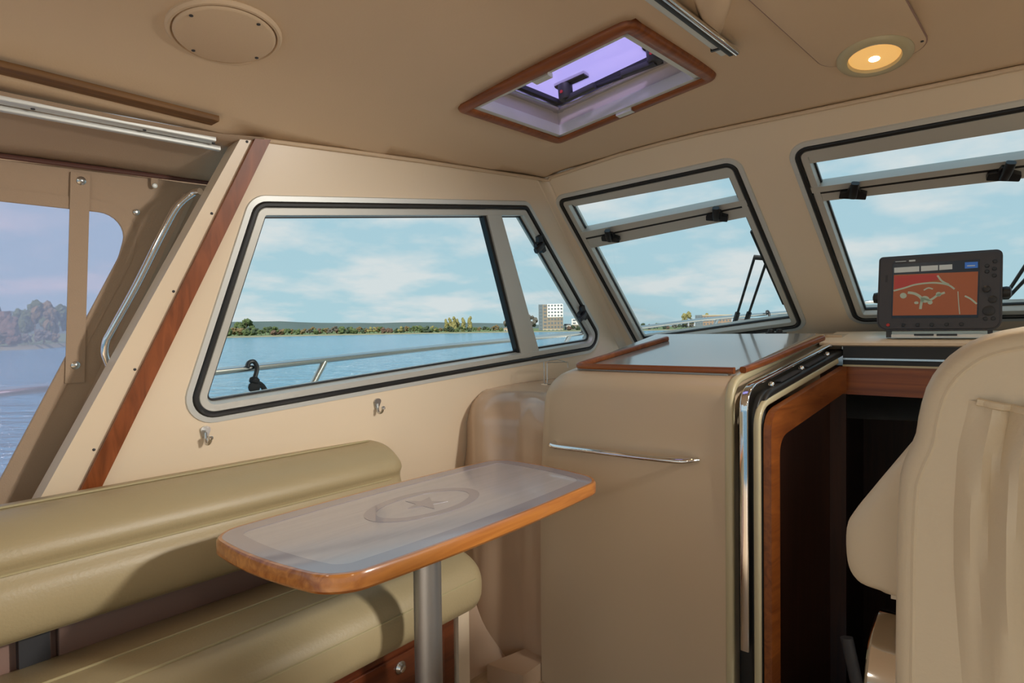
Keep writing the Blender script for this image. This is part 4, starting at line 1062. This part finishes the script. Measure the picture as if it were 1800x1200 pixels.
# ------------------------------------------------------------------ outside: deck, guard rail, fender hooks
dk = [(-3.0, 2.12), (0, 2.14), (1.5, 2.12), (3.0, 1.98), (4.2, 1.60), (5.2, 1.0), (5.8, .35), (5.95, YC)]
full = [V(*p) for p in dk]+[V(p[0], 2*YC-p[1]) for p in reversed(dk[:-1])]
def sheer(x): return .74+.0135*max(0, x+1)**1.6 if x < 6 else 1.0
full = [full[0]]+[p for p in catmull(full, 4)[1:]]
n = len(full); v = []; f = []
inn = []
for p in full: v += [V(p[0], p[1], sheer(p[0])), V(YC*0+p[0]*.985, YC+(p[1]-YC)*.9, -1.6)]
for i in range(n-1): f.append((2*i, 2*i+1, 2*i+3, 2*i+2))
o = mk('hull', v, f, 'hull', None, True); tag(o, 'white hull side below the side deck', 'hull', kind='structure')
v = []; f = []
for i, p in enumerate(full):
    q = V(min(p[0], 2.62+.3), YC+(p[1]-YC)*.0, 0)
    lim = 1.69 if p[0] < 2.55 else None
    if p[0] < 2.55: iy = min(max(p[1], 2*YC-1.79), 1.79) if p[0] < .5 else math.copysign(1.66, p[1]-YC)
    else: iy = YC+(p[1]-YC)*.0
    v += [V(p[0], p[1], sheer(p[0])), V(p[0], iy, sheer(p[0])+(.01))]
for i in range(n-1): f.append((2*i, 2*i+1, 2*i+3, 2*i+2))
o = mk('side_deck', v, f, 'deck', None, True); tag(o, 'pale side deck outside the windows', 'deck', kind='structure')
RL = [onY(-150, 708, 1.97), onY(0, 690, 1.97), onY(360, 655, 1.97), onY(570, 632, 1.97), onY(800, 607, 1.95), onY(1020, 586, 1.90), onY(1115, 577, 1.84), onY(1250, 560, 1.62), onY(1392, 548, 1.28), onY(1500, 536, .90), onY(1545, 530, .72)]
RL = [RL[0]-V(1.5, 0, .02)]+RL+[V(5.75, YC, 1.36)]
path_ = catmull(RL, 8)
T = thing('guard_rail', 'stainless tube guard rail along the side deck outside the windows', 'railing', (2, 1.95, .8))
v, f = tube(path_, .0125, 10); mk('top_tube', v, f, 'steel', T, True)
v, f = tube([V(p[0], 2*YC-p[1], p[2]) for p in path_], .0125, 8); mk('starboard_tube', v, f, 'steel', T, True)
for (xa, ya), (xb, yb_), Yp in (((571, 634), (543, 694), 1.97), ((1001, 590), (990, 614), 1.905), ((1262, 559), (1254, 580), 1.60)):
    a_, b_ = onY(xa, ya, Yp), onY(xb, yb_, Yp); k_ = (a_[2]-sheer(a_[0]))/(a_[2]-b_[2]); e_ = a_+(b_-a_)*k_; e_[1] = Yp+.03
    v, f = tube([a_, e_], .0125, 10); mk('stanchion', v, f, 'steel', T, True)
def hook(px, Yp, label, s_=1.):
    c = onY(*px, Yp); T = thing('fender_hook', label, 'hook', c, group='black fender hooks on the rail')
    pth = [c+V(-.022, -.012, .004)*s_, c+V(-.014, -.008, .020)*s_, c+V(.002, -.010, .022)*s_, c+V(.008, -.018, .004)*s_, c+V(.002, -.022, -.018)*s_, c+V(-.006, -.022, -.038)*s_]
    v, f = sweep(catmull(pth, 5), rrect(.014*s_, .016*s_, .005*s_, 3)); mk('clip', v, f, 'black', T, True)
    v, f = lathe(c+V(-.004, -.022, -.040)*s_, (.3, 0, 1), [(.006*s_, -.014*s_), (.016*s_, -.006*s_), (.016*s_, .006*s_), (.006*s_, .014*s_)], 12); KT = mk('knot', v, f, 'rope', T, True)
    v, f = lathe(c+V(-.006, -.024, -.062)*s_, (0, 1, 0), [(.008*s_, -.012*s_), (.019*s_, -.005*s_), (.019*s_, .005*s_), (.008*s_, .012*s_)], 12); mk('knot', v, f, 'rope', T, True)
    v, f = tube([c+V(-.008, -.022, -.06)*s_, c+V(-.008, -.022, -.20)*s_], .0065*s_, 7); mk('rope_end', v, f, 'rope', T, True)
    v, f = tube(catmull([c+V(.0, -.02, -.045)*s_, c+V(.026, -.018, -.062)*s_, c+V(.042, -.016, -.10)*s_, c+V(.050, -.014, -.18)*s_], 5), .009*s_, 8); mk('rope', v, f, 'rope', T, True)
hook((443, 647), 1.965, 'black fender hook and rope on the rail near the bench end of the side window')
hook((1024, 584), 1.895, 'black fender hook on the rail at the forward corner of the side window', .8)
hook((1347, 552), 1.40, 'black fender hook on the rail right of the windscreen wiper', 1.0)

# ------------------------------------------------------------------ outside: water and far shore
WZ = -1.4
mw = bpy.data.materials.new('lake water'); mw.use_nodes = True; t = mw.node_tree; b = t.nodes['Principled BSDF']
b.inputs['Base Color'].default_value = (.06, .205, .33, 1); b.inputs['Roughness'].default_value = .15; b.inputs['Specular IOR Level'].default_value = .4
co = t.nodes.new('ShaderNodeTexCoord'); mp = t.nodes.new('ShaderNodeMapping'); mp.vector_type = 'TEXTURE'; mp.inputs['Rotation'].default_value = (0, 0, PSI); mp.inputs['Scale'].default_value = (.9, 3.2, 1); t.links.new(co.outputs['Object'], mp.inputs[0])
no = t.nodes.new('ShaderNodeTexNoise'); no.inputs['Scale'].default_value = 1.0; no.inputs['Detail'].default_value = 5; no.inputs['Roughness'].default_value = .6; t.links.new(mp.outputs[0], no.inputs['Vector'])
bp = t.nodes.new('ShaderNodeBump'); bp.inputs['Strength'].default_value = 1; bp.inputs['Distance'].default_value = 2.5; t.links.new(no.outputs['Fac'], bp.inputs['Height']); t.links.new(bp.outputs[0], b.inputs['Normal'])
v = [(-3000, -3000, WZ), (4000, -3000, WZ), (4000, 4000, WZ), (-3000, 4000, WZ)]
o = mk('lake_water', v, [(0, 1, 2, 3)], mw); tag(o, 'rippled blue lake water outside the windows', 'water', kind='stuff')
def gpt(x, depth, z=WZ):                          # point at a given distance from the boat in the direction of a photo column
    g = ray(x, 580)[:2]; g = g/np.linalg.norm(g); return V(g[0]*depth, g[1]*depth, z)
M['meadow'] = mat('shore grass', (.085, .125, .04), .9, var=.35, vscale=.05)
M['bank'] = mat('sandy bank', (.20, .19, .12), .9, var=.2, vscale=.1)
M['hill'] = mat('wooded hill', (.055, .085, .085), .95, var=.25, vscale=.012)
shore = [(-900, 180), (-400, 140), (-60, 135), (60, 140), (130, 170), (230, 240), (380, 330), (470, 360), (560, 395), (700, 440), (860, 470), (960, 500), (1100, 520), (1300, 520), (1500, 560), (1800, 620), (2600, 700)]
near = [gpt(x, d_, WZ-.2) for x, d_ in shore]; mid_ = [gpt(x, d_*1.02+2, WZ+.8) for x, d_ in shore]; far_ = [gpt(x, d_+1600, WZ+6) for x, d_ in shore]
n = len(shore)
o = mk('shore_bank', near+mid_, [(i, i+1, n+i+1, n+i) for i in range(n-1)], 'bank', None, True); tag(o, 'sandy edge of the far lake shore', 'shore', kind='structure')
o = mk('shore_meadow', mid_+far_, [(i, i+1, n+i+1, n+i) for i in range(n-1)], 'meadow', None, True); tag(o, 'green meadow along the far lake shore', 'meadow', kind='structure')
rnd = random.Random(3)
def hills(name, label, pts, dist, m_):
    xs_ = np.linspace(pts[0][0], pts[-1][0], 90); v = []; f = []
    for i, x in enumerate(xs_):
        yp = np.interp(x, [p[0] for p in pts], [p[1] for p in pts])-.5*math.sin(x*.09)-.35*math.sin(x*.23+1)
        g = gpt(x, dist); dep = g[:2]@_d[:2]; hor = 578.5-.0125*(x-900)
        top_ = HC+(hor-yp)/FPX*dep
        v += [V(g[0], g[1], WZ), V(*(g[:2]*1.06), top_), V(*(g[:2]*1.35), top_*.9)]
    for i in range(89):
        for j in range(2): f.append((3*i+j, 3*i+j+1, 3*i+4+j, 3*i+3+j))
    o = mk(name, v, f, m_, None, True); return tag(o, label, 'hill', kind='structure')
hills('hills', 'blue green wooded hills behind the far shore', [(-900, 535), (0, 545), (120, 540), (180, 560), (330, 566), (470, 563), (560, 566), (650, 567), (720, 565), (860, 567), (960, 570), (1100, 573), (1400, 572), (2200, 566)], 1500, 'hill')
# --- trees
def treemats(nm, col): M[nm] = mat(nm, col, .9, var=.45, vscale=.9)
treemats('leaf_green', (.055, .080, .026)); treemats('leaf_dark', (.028, .046, .022)); treemats('leaf_autumn', (.115, .082, .034)); treemats('leaf_yellow', (.17, .155, .055)); treemats('leaf_grey', (.085, .078, .065)); treemats('leaf_red', (.095, .058, .040))
M['bark'] = mat('bark', (.07, .05, .035), .9)
def tree_mesh(nm, leaf, shape, seed):
    r0 = random.Random(seed); bm = bmesh.new()
    nb = {'round': 11, 'tall': 9, 'bush': 8, 'bare': 12}[shape]
    for i in range(nb):
        if shape == 'tall': c = (r0.uniform(-.08, .08), r0.uniform(-.08, .08), .18+.72*i/(nb-1)); s_ = .20*(1.2-.6*i/nb)
        elif shape == 'bush': a = r0.uniform(0, 2*PI); c = (.30*math.cos(a)*r0.random(), .30*math.sin(a)*r0.random(), r0.uniform(.18, .75)); s_ = r0.uniform(.16, .28)
        else: a = r0.uniform(0, 2*PI); h = r0.uniform(.32, .86); q = .34*math.sin(PI*min(1, (h-.1)/.85)); c = (q*math.cos(a), q*math.sin(a), h); s_ = r0.uniform(.10, .19)
        g = bmesh.ops.create_icosphere(bm, subdivisions=2, radius=s_, matrix=Matrix.Translation(c))
        for vv_ in g['verts']:
            d_ = vv_.co-Vector(c); vv_.co = Vector(c)+d_*(1+r0.uniform(-.30, .30))
    nl = len(bm.faces)
    bmesh.ops.create_cone(bm, cap_ends=True, segments=6, radius1=.03, radius2=.012, depth=.75, matrix=Matrix.Translation((0, 0, .37)))
    me = bpy.data.meshes.new(nm); bm.to_mesh(me); bm.free(); me.materials.append(M[leaf]); me.materials.append(M['bark'])
    for i, p in enumerate(me.polygons): p.material_index = 0 if i < nl else 1
    return me
TM = {}
for i, (k_, lf_, sh) in enumerate((('g', 'leaf_green', 'round'), ('d', 'leaf_dark', 'round'), ('a', 'leaf_autumn', 'round'), ('y', 'leaf_yellow', 'tall'), ('b', 'leaf_green', 'bush'), ('ab', 'leaf_autumn', 'bush'), ('gr', 'leaf_grey', 'round'), ('r', 'leaf_red', 'bush'), ('yb', 'leaf_yellow', 'round'), ('db', 'leaf_dark', 'bush'))): TM[k_] = tree_mesh('tree_'+k_, lf_, sh, 11+i)
def shore_d(x): return float(np.interp(x, [s_[0] for s_ in shore], [s_[1] for s_ in shore]))
def tree(kind, x, hpx, label, group=None, extra=14, wide=1., name='tree'):
    d_ = shore_d(x)*1.02+extra; g = gpt(x, d_); dep = g[:2]@_d[:2]; h = hpx*dep/FPX
    gz = WZ+.8+5.2*(d_-shore_d(x))/1600
    o = bpy.data.objects.new(name, TM[kind]); COL.objects.link(o); o.location = (g[0], g[1], gz-.05); o.scale = (h*wide, h*wide, h); o.rotation_euler = (0, 0, rnd.uniform(0, 6.3))
    tag(o, label, 'tree', group); return o
NM = {'g': 'green', 'd': 'dark green', 'a': 'orange autumn', 'y': 'slim yellow', 'b': 'low green', 'ab': 'low orange', 'gr': 'grey leafless', 'r': 'low reddish', 'yb': 'yellowish', 'db': 'low dark green'}
ORD = ['first', 'second', 'third', 'fourth', 'fifth', 'sixth', 'seventh', 'eighth', 'ninth', 'tenth', 'eleventh', 'twelfth']
def row(x0, x1, n_, hs, kinds, where, extra=6, step=13, layers=4, wide=(1., 1.4)):
    got = {}
    for i in range(n_):
        k_ = rnd.choice(kinds); x = x0+(x1-x0)*(i+rnd.uniform(-.25, .25))/max(1, n_-1)
        o = tree(k_, x, rnd.uniform(*hs), NM[k_]+' tree '+where, NM[k_]+' trees '+where, extra+(i*3 % layers)*step+rnd.uniform(0, 2), rnd.uniform(*wide), 'shrub' if k_ in ('b', 'ab', 'r', 'db') else 'tree')
        got.setdefault(k_, []).append((x, o))
    for k_, L_ in got.items():
        if len(L_) > 1:
            for j, (x, o) in enumerate(sorted(L_, key=lambda q: q[0])): o['label'] += ', '+ORD[j]+' from the left'
row(376, 480, 16, (10, 16), ['g', 'b', 'd', 'ab', 'b'], 'on the near left shore')
row(480, 600, 20, (9, 14), ['g', 'a', 'ab', 'gr', 'b', 'd', 'r'], 'below the hills left of the lake centre')
row(600, 760, 26, (9, 14), ['a', 'ab', 'g', 'r', 'db', 'yb', 'b'], 'across the lake centre')
row(760, 880, 18, (7, 12), ['g', 'db', 'a', 'b', 'd'], 'left of the window divider')
row(1000, 1030, 5, (6, 11), ['d', 'db', 'r'], 'beside the tower block', extra=40)
row(1110, 1215, 12, (7, 12), ['d', 'gr', 'g', 'r', 'db'], 'at the left end of the windscreen view', extra=20)
row(1290, 1400, 8, (6, 11), ['r', 'g', 'db', 'gr'], 'behind the windscreen wiper', extra=125)
row(-260, 128, 18, (55, 78), ['gr', 'd', 'gr', 'a', 'r', 'g'], 'on the bank behind the vinyl curtain', extra=14, step=9, wide=(.6, .85))
row(-260, 128, 16, (18, 34), ['ab', 'r', 'b', 'gr'], 'at the bank foot behind the vinyl curtain', extra=1, step=4.5, layers=3, wide=(.8, 1.1))
tree('g', 433, 30, 'big round green tree rising above the left shore', None, 58, .9)
tree('g', 420, 24, 'second round green tree beside the big one on the left shore', None, 70, .9)
for i, x in enumerate((785, 791, 798, 805, 815, 826)): tree('y', x, 22+2*(i % 3), 'slim yellow poplar left of the window divider, '+ORD[i]+' from the left', 'yellow poplars', 64+6*(i % 2), .7)
tree('gr', 898, 32, 'large bare grey tree beside the window divider', None, 75, .9); tree('gr', 932, 30, 'bare grey tree just right of the window divider', None, 40, .9)
tree('yb', 1209, 30, 'tall yellow tree at the end of the brick apartment block', None, 40, .8); tree('yb', 1243, 26, 'yellow tree top behind the brick apartment block', None, 90, .8)

# --- buildings
M['bwhite'] = mat('white cladding', (.62, .62, .60), .7); M['bbrown'] = mat('brown brick', (.20, .165, .13), .9, var=.2, vscale=.4); M['bgrey'] = mat('grey gable', (.10, .13, .15), .8)
M['bbrick'] = mat('orange brick', (.24, .16, .11), .9, var=.2, vscale=.4); M['pane'] = mat('dark window pane', (.10, .12, .14), .2); M['bsand'] = mat('sand render', (.34, .30, .23), .9); M['roofd'] = mat('dark roof', (.10, .10, .11), .8)
def building(name, label, x0, x1, ytop, ybot, dist, levels, depth=14, turn=0., side='bgrey', roof='bgrey', arcade=False, side_frac=.0):
    """levels: list of (fraction from top 0..1, material); ncols windows per level"""
    a, b = gpt(x0, dist), gpt(x1, dist); dep = ((a+b)/2)[:2]@_d[:2]
    ax = V(*(b-a)[:2], 0); Wd = np.linalg.norm(ax); ax = ax/Wd; nb = V(ax[1], -ax[0], 0); nb = nb if nb@a > 0 else -nb
    c_, s_ = math.cos(turn), math.sin(turn); ax, nb = ax*c_+nb*s_, nb*c_-ax*s_
    hor = 578.5-.0125*((x0+x1)/2-900); zt = HC+(hor-ytop)/FPX*dep; zb = HC+(hor-ybot)/FPX*dep
    B = thing(name, label, 'building', V(a[0], a[1], zb))
    H_ = zt-zb; P0 = V(a[0], a[1], zb)
    def blk(nm, u0, u1, d0, d1, h0, h1, m_, par):
        v = [P0+ax*u+nb*d_+V(0, 0, h) for u in (u0, u1) for d_ in (d0, d1) for h in (h0, h1)]; return mk(nm, v, box(0, 1, 0, 1, 0, 1)[1], m_, par)
    for nm, u0, u1, d0, d1, f0, f1, m_, cols, rows_ in levels:
        wall = blk(nm, u0*Wd, u1*Wd, d0, d1, f0*H_, f1*H_, m_, B)
        if cols:
            cw = (u1-u0)*Wd/cols; rh = (f1-f0)*H_/rows_
            for i in range(cols):
                for j in range(rows_):
                    blk('window', u0*Wd+cw*(i+.22), u0*Wd+cw*(i+.80), d0-.12, d0+.05, f0*H_+rh*(j+.25), f0*H_+rh*(j+.75), 'pane', wall)
    return B
building('tower_block', 'eight storey tower with white upper storeys and brown base on the shore', 947, 990, 534, 583, 590, [
    ('gable', 0, .17, .6, 16, .06, .985, 'bgrey', 1, 8), ('corner_wall', .17, .36, .3, 16, .10, .98, 'bbrown', 1, 7), ('upper_wall', .36, 1, 0, 16, .52, 1, 'bwhite', 5, 4),
    ('lower_wall', .36, 1, .3, 16, .10, .52, 'bbrown', 5, 3), ('arcade', .17, 1, .1, 15, 0, .10, 'bsand', 5, 1)])
building('apartment_block', 'smaller white and brown block at the window corner right of the tower', 1005, 1032, 560, 581, 640, [('upper_wall', 0, 1, 0, 14, .5, 1, 'bwhite', 3, 2), ('lower_wall', 0, 1, .2, 14, 0, .5, 'bbrown', 3, 1)])
building('white_house', 'small white house between the tower and the corner block', 992, 1003, 569, 581, 610, [('wall', 0, 1, 0, 9, 0, .75, 'bwhite', 2, 1), ('roof', -.03, 1.03, .5, 8, .75, 1, 'roofd', 0, 0)])
building('waterside_house', 'low sand coloured house left of the window divider', 886, 896, 576, 583, 520, [('wall', 0, 1, 0, 8, 0, .7, 'bsand', 2, 1), ('roof', -.03, 1.03, .5, 7, .7, 1, 'bbrick', 0, 0)])
building('brick_block', 'long orange brick apartment block seen through the windscreen pane', 1222, 1286, 553, 577, 560, [('dark_wall', 0, .22, .2, 14, 0, 1, 'bgrey', 3, 4), ('brick_wall', .22, 1, 0, 14, 0, .92, 'bbrick', 9, 4), ('roof_slab', .2, 1.02, -.3, 14.5, .92, 1, 'bsand', 0, 0)])
building('terrace_house', 'low grey terrace behind the windscreen wiper', 1296, 1330, 559, 574, 600, [('wall', 0, 1, 0, 10, 0, .8, 'bgrey', 5, 2), ('roof', -.02, 1.02, .4, 9, .8, 1, 'roofd', 0, 0)])
building('pale_house', 'pale cream row house right of the wiper on the shore', 1332, 1376, 559, 573, 610, [('wall', 0, 1, 0, 10, 0, .8, 'bsand', 6, 2), ('roof', -.02, 1.02, .4, 9, .8, 1, 'bbrick', 0, 0)])
